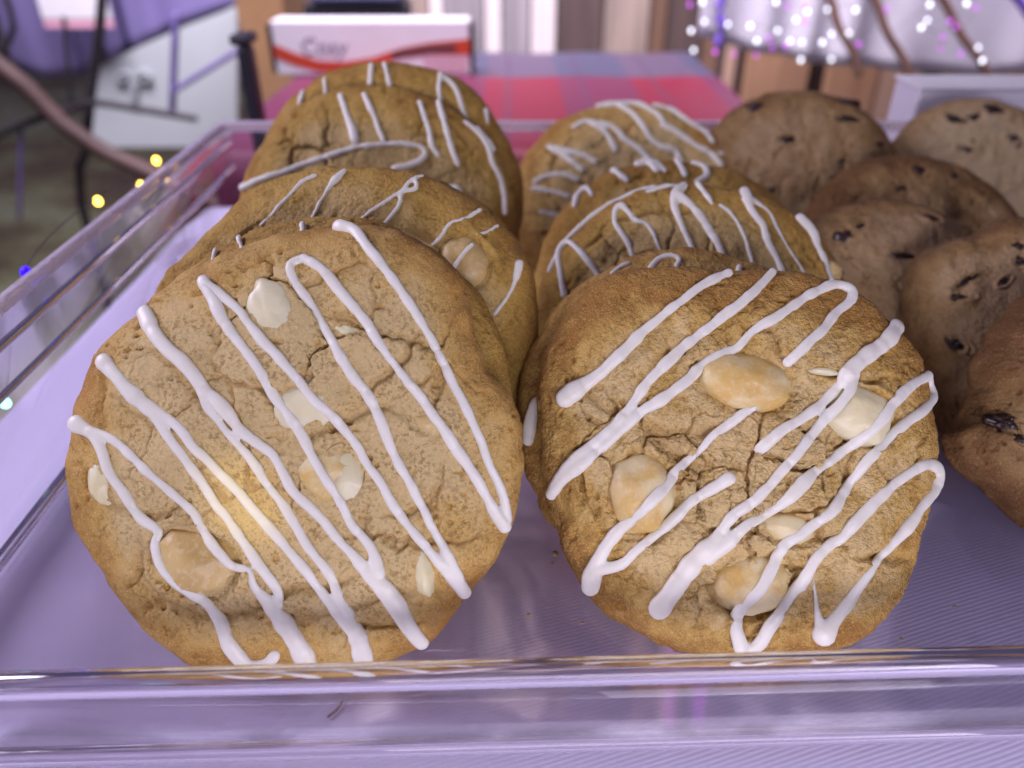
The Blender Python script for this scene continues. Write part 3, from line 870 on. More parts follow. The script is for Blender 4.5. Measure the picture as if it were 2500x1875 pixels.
L1.add_icing('1', [
    [[(125, 740, 70), (180, 775, 52), (205, 830), (240, 915), (290, 985), (345, 1050), (398, 1100, 38), (394, 1140, 36), (425, 1205), (490, 1280, 40), (560, 1345, 48), (610, 1400, 54), (625, 1460, 60), (660, 1510, 60), (705, 1552, 56), (760, 1548, 50), (790, 1520, 44)],
     [(170, 765, 52), (240, 790), (310, 850), (380, 920, 38), (450, 980), (520, 1040, 38), (560, 1095), (610, 1160, 40), (655, 1210, 36), (695, 1240, 32), (720, 1290, 36), (775, 1335, 62), (820, 1400, 78), (870, 1480, 84), (915, 1565, 84)],
     [(216, 532, 66), (260, 585, 62), (330, 650, 66), (385, 705, 60), (420, 770), (480, 850, 38), (540, 930), (580, 990, 38), (630, 1060), (680, 1130), (730, 1205), (790, 1290), (805, 1345, 44)],
     [(370, 680, 50), (460, 750), (530, 830), (600, 900), (660, 960), (720, 1030), (790, 1110), (850, 1180), (920, 1270), (970, 1340), (1030, 1400, 56), (1070, 1460, 74), (1098, 1555, 80)],
     [(355, 365, 64), (375, 420, 60), (430, 490, 56), (500, 550, 54), (553, 630, 54), (565, 680, 36), (610, 740, 34), (670, 810, 34), (720, 870), (770, 950, 36), (830, 1030), (870, 1100), (920, 1180, 38), (970, 1240), (1000, 1310), (1050, 1390, 44)],
     [(545, 615, 46), (620, 690, 56), (680, 760, 46), (770, 830, 40), (810, 890, 38), (850, 960), (920, 1030), (980, 1100), (1040, 1170), (1100, 1230, 56), (1160, 1300, 74), (1210, 1370, 74), (1250, 1435, 68), (1288, 1475, 58)],
     [(553, 258, 52), (585, 320, 52), (630, 410, 46), (690, 490), (740, 560), (790, 640), (840, 710, 40), (890, 790), (930, 870, 40), (980, 950), (1020, 1020), (1060, 1090), (1120, 1165, 44), (1140, 1240, 54)]],
    [[(560, 270, 50), (620, 315, 44), (680, 370), (740, 450), (800, 510), (860, 580), (920, 650, 38), (980, 710), (1040, 780, 40), (1100, 870), (1160, 960), (1210, 1040, 38), (1270, 1120), (1330, 1190, 44), (1390, 1250, 62), (1432, 1305, 60)],
     [(890, 180, 40), (842, 200, 40), (850, 250, 44), (900, 320), (950, 400), (1000, 490), (1050, 570), (1110, 650), (1150, 740), (1190, 840), (1240, 930, 40), (1290, 1020, 38), (1320, 1090, 36), (1370, 1180), (1410, 1260, 50)],
     [(890, 180, 40), (950, 220, 44), (1010, 290), (1080, 370, 44), (1130, 450), (1190, 530, 34), (1240, 600, 38), (1310, 690), (1380, 790), (1440, 880, 46), (1490, 960), (1530, 1030, 50), (1565, 1085, 56)],
     [(1010, 72, 62), (1060, 88, 54), (1110, 150, 46), (1180, 240, 40), (1250, 340, 38), (1310, 440, 38), (1350, 520, 40), (1390, 600), (1440, 700, 38), (1490, 810, 36), (1520, 890, 36), (1560, 980, 44), (1572, 1060, 50)]],
], width=42)

# ---- front middle cookie
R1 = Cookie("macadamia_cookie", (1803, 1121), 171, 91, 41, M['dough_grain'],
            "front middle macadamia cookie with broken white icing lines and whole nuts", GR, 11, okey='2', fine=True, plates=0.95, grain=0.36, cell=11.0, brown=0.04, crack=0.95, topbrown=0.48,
            outline=[(480, 92), (600, 82), (720, 90), (830, 95), (980, 97), (1100, 112), (1200, 142), (1280, 190), (1350, 240), (1420, 310), (1470, 370),
                     (1510, 440), (1540, 540), (1556, 640), (1562, 760), (1552, 860), (1530, 960), (1500, 1060), (1480, 1150), (1450, 1250), (1400, 1330),
                     (1340, 1400), (1260, 1455), (1150, 1510), (1000, 1545), (850, 1545), (700, 1515), (600, 1485), (480, 1430), (380, 1370), (300, 1300),
                     (240, 1210), (200, 1130), (180, 1060), (160, 980), (125, 860), (110, 740), (100, 600), (105, 500), (130, 390), (180, 300), (230, 220), (300, 150), (380, 110)])
R1.add_groove('2', [(500, 660), (570, 740), (680, 810), (720, 840)], 1.6, 2.6)
R1.add_groove('2', [(480, 640), (560, 690), (700, 690), (860, 640)], 1.4, 1.6)
R1.add_groove('2', [(1160, 680), (1200, 740), (1280, 700), (1380, 700)], 1.2, 2.2)
R1.add_groove('2', [(1110, 470), (1200, 480), (1330, 500), (1400, 470)], 0.8, 2.0)
R1.add_groove('2', [(870, 1020), (980, 990), (1120, 1060), (1230, 1100)], 1.5, 2.2)
R1.add_groove('2', [(1240, 1140), (1350, 1150), (1470, 1150)], 1.0, 1.8)
R1.add_groove('2', [(700, 1210), (730, 1270), (800, 1340), (930, 1360), (1040, 1260), (1060, 1180)], 1.0, 2.2)
R1.add_groove('2', [(170, 420), (260, 520), (330, 600), (420, 610)], 0.9, 1.3)
R1.add_groove('2', [(860, 300), (960, 320), (990, 400), (1080, 450)], 0.9, 1.4)
R1.add_groove('2', [(1200, 760), (1240, 860), (1190, 940)], 1.0, 1.8)
R1.add_groove('2', [(400, 1080), (520, 1080), (620, 1010), (680, 1060)], 0.9, 1.3)
R1.add_nut('2', 862, 500, 184, 112, -12, c=6.2, up=0.55, moat=2.2, rim=0.6, mat='nut_pale')
R1.add_nut('2', 485, 915, 122, 146, 8, c=6.2, up=0.50, moat=2.4, rim=0.6, mat='nut_pale')
R1.add_nut('2', 893, 1240, 152, 112, 8, c=6.0, up=0.45, moat=2.2, rim=0.5, mat='nut_pale')
R1.add_nut('2', 1290, 620, 122, 96, -28, c=3.6, up=0.38, moat=1.8, rim=0.6, kind='chip', mat='chip', sq=3.2)
R1.add_nut('2', 1025, 1042, 108, 60, -8, c=3.4, up=0.15, moat=1.4, rim=0.3, mat='nut_pale')
R1.add_nut('2', 1150, 462, 58, 16, -5, c=1.2, up=0.5, moat=0.6, rim=0.2, kind='chip', mat='chip')
R1.build_dough(); R1.build_nuts()
R1.add_icing('2', [
    [[(195, 562, 88), (270, 510, 66), (340, 455, 56), (420, 380, 52), (480, 315, 46), (560, 255, 42), (640, 190, 40), (720, 135, 40), (795, 100, 40)]],
    [[(958, 98, 40), (900, 160, 42), (830, 220), (740, 290), (650, 360, 44), (570, 430, 46), (510, 490, 42), (450, 570), (390, 650), (310, 720), (240, 780, 50), (180, 850, 58), (142, 915, 52)],
     [(150, 905, 50), (200, 850, 56), (300, 770, 46), (400, 680), (480, 610), (560, 560, 46), (640, 500), (700, 440, 48), (770, 400, 50), (830, 375, 42), (880, 320, 40), (960, 270, 44), (1050, 210, 44), (1130, 165, 44), (1190, 145, 44), (1242, 165, 44), (1245, 200, 44), (1200, 240), (1150, 300), (1080, 370), (1012, 432, 42)]],
    [[(880, 595, 40), (820, 640), (740, 700, 42), (690, 755, 34), (620, 820, 42), (560, 880), (500, 940), (440, 1000), (390, 1050, 52), (330, 1130, 60), (297, 1210, 78), (288, 1255, 74)],
     [(310, 1190, 60), (400, 1172, 48), (460, 1120, 44), (530, 1060), (600, 1000, 48), (650, 950, 42), (720, 905, 46), (798, 858, 56)]],
    [[(1415, 292, 64), (1380, 350, 70), (1300, 410, 74), (1240, 465, 66), (1205, 510, 40), (1170, 550, 48), (1130, 590), (1060, 640, 42), (980, 690, 44), (905, 750, 46)],
     [(1260, 450, 50), (1252, 500, 42), (1200, 580, 44), (1130, 660), (1070, 740), (1010, 810), (950, 880, 48), (890, 940, 46), (820, 990, 50), (775, 1040, 52), (740, 1090, 60), (690, 1135, 80), (640, 1200, 80), (590, 1270, 82), (540, 1335, 84)],
     [(1530, 478, 42), (1460, 520, 50), (1400, 580, 48), (1340, 640), (1270, 700), (1200, 770, 44), (1130, 820, 44), (1060, 885, 62), (1000, 945, 56), (920, 990, 44), (850, 1040, 48), (790, 1100, 54), (720, 1150, 60)],
     [(1530, 478, 42), (1558, 545, 40), (1520, 600, 46), (1450, 650), (1380, 710), (1310, 790), (1240, 870), (1190, 960, 56), (1130, 1010, 50), (1060, 1050, 46), (1000, 1110, 50), (950, 1180), (890, 1260, 50), (840, 1320, 52), (826, 1400, 56), (840, 1480, 60)],
     [(845, 1490, 50), (905, 1470, 56), (950, 1400, 54), (1000, 1330), (1060, 1250, 50), (1110, 1160, 50), (1170, 1100, 48), (1210, 1080, 44), (1260, 1020, 50), (1320, 960, 50), (1390, 890), (1460, 840, 50), (1530, 803, 54), (1575, 830, 56), (1568, 890, 56), (1510, 960), (1450, 1040, 50), (1390, 1110, 40), (1340, 1160, 32), (1290, 1240, 44), (1230, 1320, 50), (1180, 1380, 62), (1142, 1425, 104)],
     [(1112, 1228, 14), (1116, 1300, 20), (1126, 1375, 36), (1140, 1420, 60)]],
], width=46)

def simple(name, key, c, r, den, diam, lean, mat, label, group, seed, **kw):
    ctr = zpx(key, [c])[0]
    return Cookie(name, ctr, den, diam, lean, M[mat], label, group, seed, **kw)

# ---- the left row behind it
L2b = simple("macadamia_cookie", '3', (985, 1400), 0, 179, 88, 33, 'dough_gold', "iced cookie squeezed right behind the front left cookie, mostly hidden", GL, 21)
L2b.build_dough()
L2b.add_icing('3', [[[(378, 535, 40), (376, 620, 34), (362, 700, 34)]], [[(515, 475, 40), (535, 600, 36)]], [[(865, 438, 50), (862, 490, 50)]], [[(98, 740, 44), (78, 830, 44)]]], voxel=0.45)
L2 = simple("macadamia_cookie", '3', (1085, 1165), 0, 193, 95, 33, 'dough_gold', "iced cookie in left row with thin icing lines and one big round nut", GL, 25, okey='3',
            outline=[(60, 800), (130, 700), (200, 640), (250, 580), (330, 490), (420, 415), (500, 335), (620, 250), (760, 185), (900, 150), (1100, 132), (1280, 132), (1450, 152),
                     (1560, 190), (1700, 260), (1830, 340), (1940, 430), (2030, 560), (2090, 680), (2115, 830), (2125, 1000), (2120, 1250), (2060, 1500), (1930, 1750), (1720, 1990), (1400, 2150),
                     (1085, 2190), (750, 2140), (450, 1980), (250, 1750), (120, 1500), (50, 1200), (45, 950)])
L2.add_nut('3', 1730, 640, 140, 155, 10, c=5.5, up=0.35, moat=1.6, rim=0.6)
L2.add_groove('3', [(1440, 460), (1560, 520), (1620, 600)], 1.3, 1.6)
L2.build_dough(); L2.build_nuts()
L2.add_icing('3', [
    [[(930, 170), (860, 210), (800, 270), (740, 330), (690, 390), (630, 445)]],
    [[(1090, 148), (1030, 205, 54), (980, 270), (940, 340), (900, 420)]],
    [[(1515, 172), (1450, 195), (1400, 250), (1350, 285), (1280, 330), (1200, 390), (1160, 430)], [(1470, 190), (1475, 240, 40), (1400, 270), (1380, 330), (1330, 400), (1290, 445)]],
    [[(1820, 360), (1740, 400), (1660, 430), (1610, 500), (1560, 550)]], [[(1915, 445), (1850, 480), (1800, 490)]], [[(1780, 560, 36), (1730, 610), (1680, 680, 36)]],
    [[(2030, 650, 66), (2010, 740, 44), (1970, 820, 28), (1920, 890), (1895, 925)]]], width=30, voxel=0.40)
L3 = simple("macadamia_cookie", 'b', (1160, 1790), 0, 258, 95, 25, 'dough_gold', "iced cookie in left row with one long looping icing line across it", GL, 31)
L3.build_dough()
L3.add_icing('b', [
    [[(110, 1440, 80), (250, 1390), (430, 1330), (600, 1270), (760, 1220), (900, 1170), (1050, 1130), (1200, 1115), (1380, 1110), (1500, 1130), (1545, 1180), (1500, 1240), (1400, 1280), (1310, 1300)]],
    [[(890, 740, 60), (930, 860, 66), (980, 1000, 80), (1000, 1080, 80)]], [[(1070, 730), (1130, 850), (1180, 980), (1220, 1080)]],
    [[(1500, 790), (1540, 900), (1580, 1040), (1600, 1130), (1650, 1200, 40)]],
    [[(1665, 760), (1680, 900), (1730, 1080), (1790, 1270)]], [[(1850, 940), (1960, 1030), (2030, 1150), (2060, 1260), (2120, 1380), (2150, 1520), (2160, 1640)]],
    [[(2020, 920), (2080, 1060), (2110, 1130)]]], width=58, voxel=0.45)
L3.add_icing('3', [[[(1600, 232, 36), (1690, 250, 60), (1705, 275, 50)]]], voxel=0.45)
L4 = simple("macadamia_cookie", 'b', (1260, 1590), 0, 274, 95, 16, 'dough_gold', "rearmost iced cookie of left row, in front of the white and red box", GL, 35)
L4.build_dough()
L4.add_icing('b', [[[(590, 690), (575, 790), (560, 890)]], [[(400, 1040), (385, 1130), (375, 1190)], [(410, 1040), (450, 1130), (470, 1190)]], [[(770, 610), (785, 770)]], [[(1130, 490), (1120, 690)]], [[(1235, 480), (1260, 620), (1295, 740, 80)]],
                   [[(1660, 570), (1650, 700), (1665, 800)], [(1670, 560), (1760, 660), (1820, 800), (1860, 940)]], [[(2020, 840), (2020, 950)]]], width=50, voxel=0.5)

# ---- the middle row behind the front one
R1b = simple("macadamia_cookie", '4', (1080, 1985), 0, 184, 84, 44, 'dough_grain', "iced cookie pressed behind the front middle cookie, only its rim showing", GR, 41)
R1b.build_dough()
R1b.add_icing('4', [[[(830, 1115), (880, 1065), (950, 1045), (1000, 1065), (985, 1105)]], [[(600, 1150), (650, 1110), (700, 1090)]], [[(1360, 1115), (1360, 1150)]]], width=50, voxel=0.45)
R1b.add_icing('2', [[[(92, 580, 50), (70, 650, 60), (58, 715, 66)]]], voxel=0.45)
R2 = simple("macadamia_cookie", '4', (1110, 1540), 0, 215, 92, 40, 'dough_gold', "second iced cookie of middle row with many near vertical icing lines", GR, 45)
R2.add_nut('4', 1930, 1130, 60, 70, 20, c=3.0, up=0.4, moat=0.6, rim=0.3, mat='nut_pale')
R2.build_dough(); R2.build_nuts()
R2.add_icing('4', [
    [[(820, 540, 40), (760, 555, 40), (700, 590, 38), (640, 640, 38), (560, 690, 38), (480, 760, 38), (400, 840, 38), (320, 920, 38), (260, 975, 38), (200, 1050, 40), (160, 1120, 42)]],
    [[(310, 1280), (290, 1150), (275, 1050), (300, 970), (340, 960), (400, 1010), (460, 1080), (500, 1140), (530, 1190)]],
    [[(730, 1080), (700, 980), (650, 900), (615, 840), (620, 770), (650, 745), (690, 770), (740, 830), (800, 850, 34), (850, 920, 34), (890, 1010, 30), (910, 1040, 26)]],
    [[(1110, 1070, 44), (1060, 950), (1010, 840), (975, 740, 60), (985, 670, 90), (1020, 610, 60)], [(1000, 690, 70), (1080, 760, 62), (1150, 850, 62), (1210, 930, 62), (1250, 1020), (1280, 1110)]],
    [[(1100, 590), (1150, 660), (1200, 730, 40)]], [[(1250, 740, 34), (1310, 790, 36), (1370, 880, 36), (1410, 980, 34), (1440, 1080, 34), (1460, 1150, 34)]],
    [[(1390, 660, 90), (1430, 760, 70), (1500, 860, 56), (1530, 960, 56), (1580, 1050), (1620, 1130)], [(1420, 700, 50), (1530, 770, 32), (1580, 860, 30), (1640, 970, 26), (1700, 1070, 26), (1750, 1140, 26)]],
    [[(1730, 820, 80), (1800, 900, 66), (1840, 1000), (1880, 1090, 44), (1920, 1190, 44)]],
    [[(990, 545, 36), (900, 600, 38), (810, 660, 34)]]], width=48, voxel=0.42)
R3 = simple("macadamia_cookie", '4', (1000, 1270), 0, 245, 92, 42, 'dough_gold', "orange-edged iced cookie in middle row between the second and rearmost", GR, 49, brown=0.2)
R3.build_dough()
R3.add_icing('4', [[[(550, 455), (590, 500), (640, 550), (690, 590)]], [[(375, 740), (350, 660), (420, 635), (480, 675)]], [[(720, 410, 60), (800, 460, 60), (870, 530, 50)], [(730, 405), (830, 450), (920, 530)]],
                   [[(980, 430), (1010, 500), (1040, 560)]], [[(1080, 470), (1150, 510), (1170, 560), (1110, 600)]]], width=50, voxel=0.5)
R4 = simple("macadamia_cookie", '4', (715, 745), 0, 312, 96, 46, 'dough_pale', "rearmost iced cookie of middle row covered in close icing lines", GR, 53, brown=0.12)
R4.build_dough()
R4.add_icing('4', [
    [[(500, 118), (600, 130), (720, 190), (790, 270), (830, 340), (900, 390), (980, 420), (1020, 500)], [(520, 118), (740, 130), (850, 180), (910, 240)]],
    [[(860, 105), (960, 170), (1060, 240), (1150, 300), (1200, 360)]], [[(900, 260), (1000, 310), (1100, 380), (1200, 440), (1250, 500)]],
    [[(220, 390), (320, 450), (420, 530)], [(260, 400), (420, 440), (500, 480)]],
    [[(370, 270), (450, 240), (540, 290), (590, 350), (620, 410)], [(480, 240), (600, 270), (680, 350), (760, 400), (850, 500)]],
    [[(140, 600), (200, 562), (300, 560), (390, 590)]], [[(130, 640), (250, 660), (340, 690)]], [[(170, 780), (300, 800)]],
    [[(1250, 430), (1330, 470), (1370, 550), (1320, 600), (1230, 580), (1140, 540)]]], width=46, voxel=0.5)

# ---- chocolate chip cookies on the right
def chips(ck, key, spots):
    rg = random.Random(ck.seed)
    for i in range(9):
        a_, r_ = rg.uniform(0, 6.28), ck.R0 * math.sqrt(rg.uniform(0.03, 0.75))
        w = ck.P + ck.U * r_ * math.cos(a_) + ck.V * r_ * math.sin(a_) + ck.N * 4 - CAM
        dpt = w[1] * CP - w[2] * SP
        px = (1250 + FPX * w[0] / dpt, 937.5 - FPX * (w[1] * SP + w[2] * CP) / dpt)
        m_ = FPX / ck.den
        ck.add_nut('s', px[0], px[1], rg.uniform(1.2, 3.2) * m_, rg.uniform(0.7, 1.4) * m_, rg.uniform(-50, 50), c=2.0, up=0.16, moat=0.1, rim=0.5, kind='choc', mat='choc')
    for (x, y, a, b, rot) in spots:
        ck.add_nut(key, x, y, a, b, rot, c=2.2, up=0.22, moat=0.1, rim=0.5, kind='choc', mat='choc')
C1 = simple("chocolate_chip_cookie", 'r', (1275, 1050), 0, 200, 66, 38, 'dough_chip', "chocolate chip cookie at right edge, nearest, with dark brown rim", GC, 61, thick=17, plates=0.3, crack=0.35, lump=1.2, brown=0.42, yaw=12, fine=True, grain=0.2,
            outline=[(1037, 470), (960, 560), (890, 640), (870, 700), (812, 770), (790, 830), (800, 920), (760, 1010), (715, 1090), (650, 1170), (670, 1260), (730, 1340), (850, 1420), (950, 1540), (1037, 1620),
                     (1250, 1680), (1500, 1620), (1750, 1450), (1890, 1200), (1900, 950), (1800, 700), (1600, 500), (1400, 420), (1200, 420)], okey='r')
C1.add_groove('r', [(1037, 880), (960, 960), (900, 1070), (880, 1150)], 3.0, 2.2)
C1.add_groove('r', [(800, 1010), (820, 1130), (800, 1230), (860, 1330)], 1.6, 1.2)
chips(C1, 'r', [(965, 1115, 85, 34, -22), (1030, 1190, 40, 22, -30), (712, 1160, 18, 16, 0), (1200, 900, 50, 30, 10)])
C2 = simple("chocolate_chip_cookie", 'r', (930, 620), 0, 232, 68, 36, 'dough_chip', "pale-topped chocolate chip cookie just behind the nearest one at right", GC, 65, thick=17, plates=0.3, crack=0.35, lump=1.3, brown=0.02, fine=True, grain=0.2,
            outline=[(1037, 75), (930, 62), (850, 110), (770, 160), (650, 190), (540, 240), (470, 310), (440, 420), (440, 560), (470, 700), (530, 830), (580, 950), (600, 1060), (640, 1170), (800, 1230), (1000, 1200),
                     (1200, 1100), (1350, 900), (1420, 650), (1400, 400), (1300, 200), (1150, 100)], okey='r')
C2.add_groove('r', [(690, 480), (710, 420), (760, 370), (880, 345)], 1.6, 1.8)
C2.add_groove('r', [(690, 340), (730, 250), (850, 190), (980, 150)], 2.0, 1.4)
chips(C2, 'r', [(745, 385, 80, 17, 28), (1010, 212, 40, 20, 0), (1020, 290, 30, 24, 0), (960, 70, 40, 14, 0)])
C3 = simple("chocolate_chip_cookie", 'f', (1935, 668), 0, 252, 80, 46, 'dough_chip', "chocolate chip cookie in shade between middle row and the right edge pair", GC, 69, thick=16, plates=0.3, crack=0.3, lump=1.3, brown=0.02)
chips(C3, 'f', [(1922, 428, 22, 11, 5), (1940, 552, 40, 7, -5), (2012, 470, 20, 8, -20), (1830, 510, 20, 16, 0), (2100, 428, 18, 9, -30)])
C3b = simple("chocolate_chip_cookie", 'f', (1985, 560), 0, 287, 88, 46, 'dough_chip', "brown chocolate chip cookie with dark chips, behind the shaded one", GC, 73, thick=15, plates=0.4, crack=0.4, lump=1.4, brown=0.34)
chips(C3b, 'f', [(1998, 338, 16, 18, 10), (1985, 368, 13, 13, 0), (1945, 330, 26, 12, 0), (1880, 335, 14, 8, 0), (2016, 292, 20, 12, 0), (1800, 380, 18, 9, 0), (2060, 380, 12, 8, 0)])
C4 = simple("chocolate_chip_cookie", 'f', (1730, 402), 0, 318, 87, 40, 'dough_chip', "grey-brown chocolate chip cookie at back beside the rearmost iced cookie", GC, 77, thick=15, plates=0.4, crack=0.4, lump=1.3, brown=0.10)
chips(C4, 'f', [(1640, 232, 20, 12, 0), (1668, 198, 24, 10, 0), (1830, 222, 26, 10, 0), (1830, 258, 32, 10, -10), (1590, 240, 14, 8, 0), (1700, 300, 18, 8, 0)])
C5 = simple("chocolate_chip_cookie", 'f', (2125, 425), 0, 335, 88, 36, 'dough_chip_light', "pale chocolate chip cookie at back right, before the white board", GC, 81, thick=15, plates=0.4, crack=0.4, lump=1.2, brown=-0.02)
chips(C5, 'f', [(2070, 262, 24, 10, -30), (2100, 258, 26, 10, 25), (2150, 240, 22, 12, -20), (2000, 238, 14, 8, 0), (2085, 320, 16, 8, 0), (2190, 300, 16, 8, 0)])
for ck in (C1, C2, C3, C3b, C4, C5):
    ck.build_dough(); ck.build_nuts()
bake_pending()

# ------------------------------------------------------------------ small bits on tray and cloth
def m3(p): return np.asarray(p) / 1000.0
pts = np.array([at_z(p, -4.4) for p in [(802, 1752), (812, 1744), (822, 1736), (830, 1726), (836, 1716)]])
sp = spline(pts, 0.5)
V, F = tube(sp + np.array([0, 0, 0.35]), 0.30, sides=8)
M['stem'] = plain("dry_stem", (0.16, 0.10, 0.05), 0.8, 0.3, 900)
o = mesh_obj("dry_stem", V / 1000.0, F, M['stem'])
tag(o, "tiny brown stem lying on the white cloth before the tray", "stem")
rng = random.Random(5)
M['crumb'] = M['dough_gold']
crumb_px = [(1356, 1352, 0.8), (1348, 1375, 0.35), (1392, 1290, 0.4), (1290, 1500, 0.45), (620, 1608, 0.3), (2200, 1560, 0.4), (1420, 1520, 0.35), (2330, 1480, 0.35)]
for i, (x, y, r) in enumerate(crumb_px):
    c = at_z((x, y), r * 0.7)
    bm = bmesh.new()
    bmesh.ops.create_icosphere(bm, subdivisions=2, radius=r / 1000.0)
    for v in bm.verts:
        k = 1 + 0.35 * (rng.random() - 0.5)
        v.co *= k; v.co.z *= 0.75
    o = bm_obj("cookie_crumb", bm, M['crumb'], None, True, loc=tuple(c / 1000.0))
    tag(o, "tiny cookie crumb on the clear tray floor between the cookies", "crumb", "crumbs on the tray floor")

# ------------------------------------------------------------------ what stands behind the tray
def fy(px, y):
    """full-view pixel at forward distance y (m) -> metres"""
    return at_y(zpx('f', [px])[0], y * 1000.0) / 1000.0
def shift(V, o): return np.asarray(V) - np.asarray(o)

# table with a red plaid cloth
def plaid_mat():
    m, nt, b = new_mat("red_plaid_cloth")
    L = nt.links.new
    tc = N(nt, "ShaderNodeTexCoord")
    sp = N(nt, "ShaderNodeSeparateXYZ"); L(tc.outputs["Object"], sp.inputs[0])
    def stripe(v, period, phase):
        t = math_n(nt, 'FRACT', math_n(nt, 'ADD', math_n(nt, 'DIVIDE', v, period), phase))
        return math_n(nt, 'GREATER_THAN', t, 0.5)
    ax = stripe(sp.outputs[0], 0.128, 0.18)
    yy = math_n(nt, 'SUBTRACT', sp.outputs[1], sp.outputs[2])
    ay = stripe(yy, 0.50, 0.03)
    sx = math_n(nt, 'GREATER_THAN', math_n(nt, 'FRACT', math_n(nt, 'DIVIDE', sp.outputs[0], 0.064)), 0.9)
    c1 = mixc(nt, ax, (0.24, 0.018, 0.045), (0.17, 0.030, 0.075))
    c2 = mixc(nt, ax, (0.12, 0.085, 0.14), (0.085, 0.08, 0.14))
    c = mixc(nt, ay, c1, c2)
    c = mixc(nt, math_n(nt, 'MULTIPLY', sx, 0.4), c, (0.10, 0.05, 0.10))
    L(c, b.inputs["Base Color"])
    b.inputs["Roughness"].default_value = 0.5
    b.inputs["Specular IOR Level"].default_value = 0.4
    return m
M['plaid'] = plaid_mat()
pt = empty("folding_table", (-0.005, 0.69, -0.76), "low table carrying the red plaid cloth behind the tray", "table")
child_box("tabletop", (-0.185, 0.505, -0.03), (0.175, 0.86, -0.0045), M['table_wood'], pt)
for sx, sy in ((-0.17, 0.53), (0.16, 0.53), (-0.17, 0.84), (0.16, 0.84)):
    child_box("leg", (sx - 0.012, sy - 0.012, -0.76), (sx + 0.012, sy + 0.012, -0.0305), M['table_wood'], pt)
xs = np.linspace(-0.195, 0.185, 50)
prof = [(0.494, -0.42), (0.494, -0.25), (0.494, -0.08), (0.495, -0.02), (0.497, -0.006), (0.503, -0.001)] + [(y, 0.0) for y in np.linspace(0.52, 0.85, 24)] + [(0.864, -0.001), (0.869, -0.006), (0.871, -0.03), (0.871, -0.42)]
V = []
for (y, z) in prof:
    for x in xs:
        hang = max(0.0, min(1.0, -z / 0.2))
        V.append((x, y + 0.012 * hang * math.sin(x * 45), z + 0.0006 * math.sin(x * 60 + y * 40)))
nx = len(xs)
F = [(i * nx + j, i * nx + j + 1, (i + 1) * nx + j + 1, (i + 1) * nx + j) for i in range(len(prof) - 1) for j in range(nx - 1)]
o = mesh_obj("plaid_tablecloth", V, F, M['plaid'])
tag(o, "red and grey plaid tablecloth on the table behind the tray", "tablecloth")

# white carton with a red swoosh
M['carton_white'] = plain("white_carton", (0.82, 0.80, 0.84), 0.5, 0.04, 30)
M['swoosh'] = plain("red_print", (0.55, 0.06, 0.02), 0.5, 0.08, 30)
M['pink_print'] = plain("pink_print", (0.66, 0.42, 0.48), 0.5, 0.06, 30)
M['grey_print'] = plain("grey_print", (0.26, 0.24, 0.32), 0.5, 0.08, 30)
M['dark_print'] = plain("dark_print", (0.09, 0.05, 0.06), 0.5, 0.1, 30)
M['black'] = plain("black_plastic", (0.022, 0.02, 0.028), 0.45, 0.2, 30)
a0, a1 = fy((600, 160), 0.735), fy((1016, 160), 0.735)
bx0, bx1, bz1 = a0[0], a1[0], 0.046
bxo = empty("product_box", ((bx0 + bx1) / 2, 0.75, 0.0005), "white product box with a red swoosh on the plaid cloth", "box")
child_box("carton", (bx0, 0.7355, 0.001), (bx1, 0.766, bz1), M['carton_white'], bxo, 0.0015)
for x0, x1 in ((bx0 - 0.0045, bx0 - 0.0002), (bx1 + 0.0002, bx1 + 0.0035)):
    child_box("end_flap", (x0, 0.737, 0.003), (x1, 0.764, bz1 - 0.004), M['black'], bxo)
W_ = bx1 - bx0
def band(name, top, bot, y, mat, n=40, x0=0.0, x1=1.0):
    V, F = [], []
    for i in range(n + 1):
        t = x0 + (x1 - x0) * i / n
        x = bx0 + t * W_
        for f in (bot, top):
            V.append((x, y, 0.001 + f(t) * (bz1 - 0.001)))
            V.append((x, y + 0.0003, 0.001 + f(t) * (bz1 - 0.001)))
    for i in range(n):
        k = i * 4
        F += [(k, k + 4, k + 6, k + 2), (k + 2, k + 6, k + 7, k + 3), (k + 1, k + 3, k + 7, k + 5), (k, k + 1, k + 5, k + 4)]
    F += [(0, 2, 3, 1), (4 * n, 4 * n + 1, 4 * n + 3, 4 * n + 2)]
    return mesh_obj(name, V, F, mat, bxo, False, bxo.location)
cz = lambda t: np.interp(t, [0, 0.1, 0.22, 0.35, 0.5, 0.65, 0.8, 1.0], [0.46, 0.30, 0.17, 0.16, 0.26, 0.42, 0.50, 0.53])
wd = lambda t: np.interp(t, [0, 0.2, 0.5, 0.8, 1.0], [0.26, 0.22, 0.15, 0.22, 0.30])
band("red_swoosh", lambda t: cz(t) + wd(t) / 2, lambda t: cz(t) - wd(t) / 2, 0.7350, M['swoosh'])
band("pink_panel", lambda t: np.interp(t, [0.74, 1], [0.34, 0.36]), lambda t: 0.06, 0.7350, M['pink_print'], 8, 0.76, 0.985)
band("dark_lettering", lambda t: cz(t) + 0.055, lambda t: cz(t) - 0.06, 0.7346, M['dark_print'], 12, 0.60, 0.93)
def text(name, body, size, loc, mat, parent, rot=(math.pi / 2, 0, 0), shear=0.2):
    c = bpy.data.curves.new(name, 'FONT')
    c.body = body; c.size = size; c.extrude = 0.0001; c.shear = shear
    t = bpy.data.objects.new(name, c); COL.objects.link(t)
    dg = bpy.context.evaluated_depsgraph_get()
    me = bpy.data.meshes.new_from_object(t.evaluated_get(dg))
    bpy.data.objects.remove(t)
    o = bpy.data.objects.new(name, me); me.materials.append(mat)
    o.rotation_euler = rot
    o.location = Vector(loc) - parent.location
    return link(o, parent)
text("lettering", "Cosy", 0.020, (bx0 + 0.13 * W_, 0.7351, 0.0185), M['grey_print'], bxo)

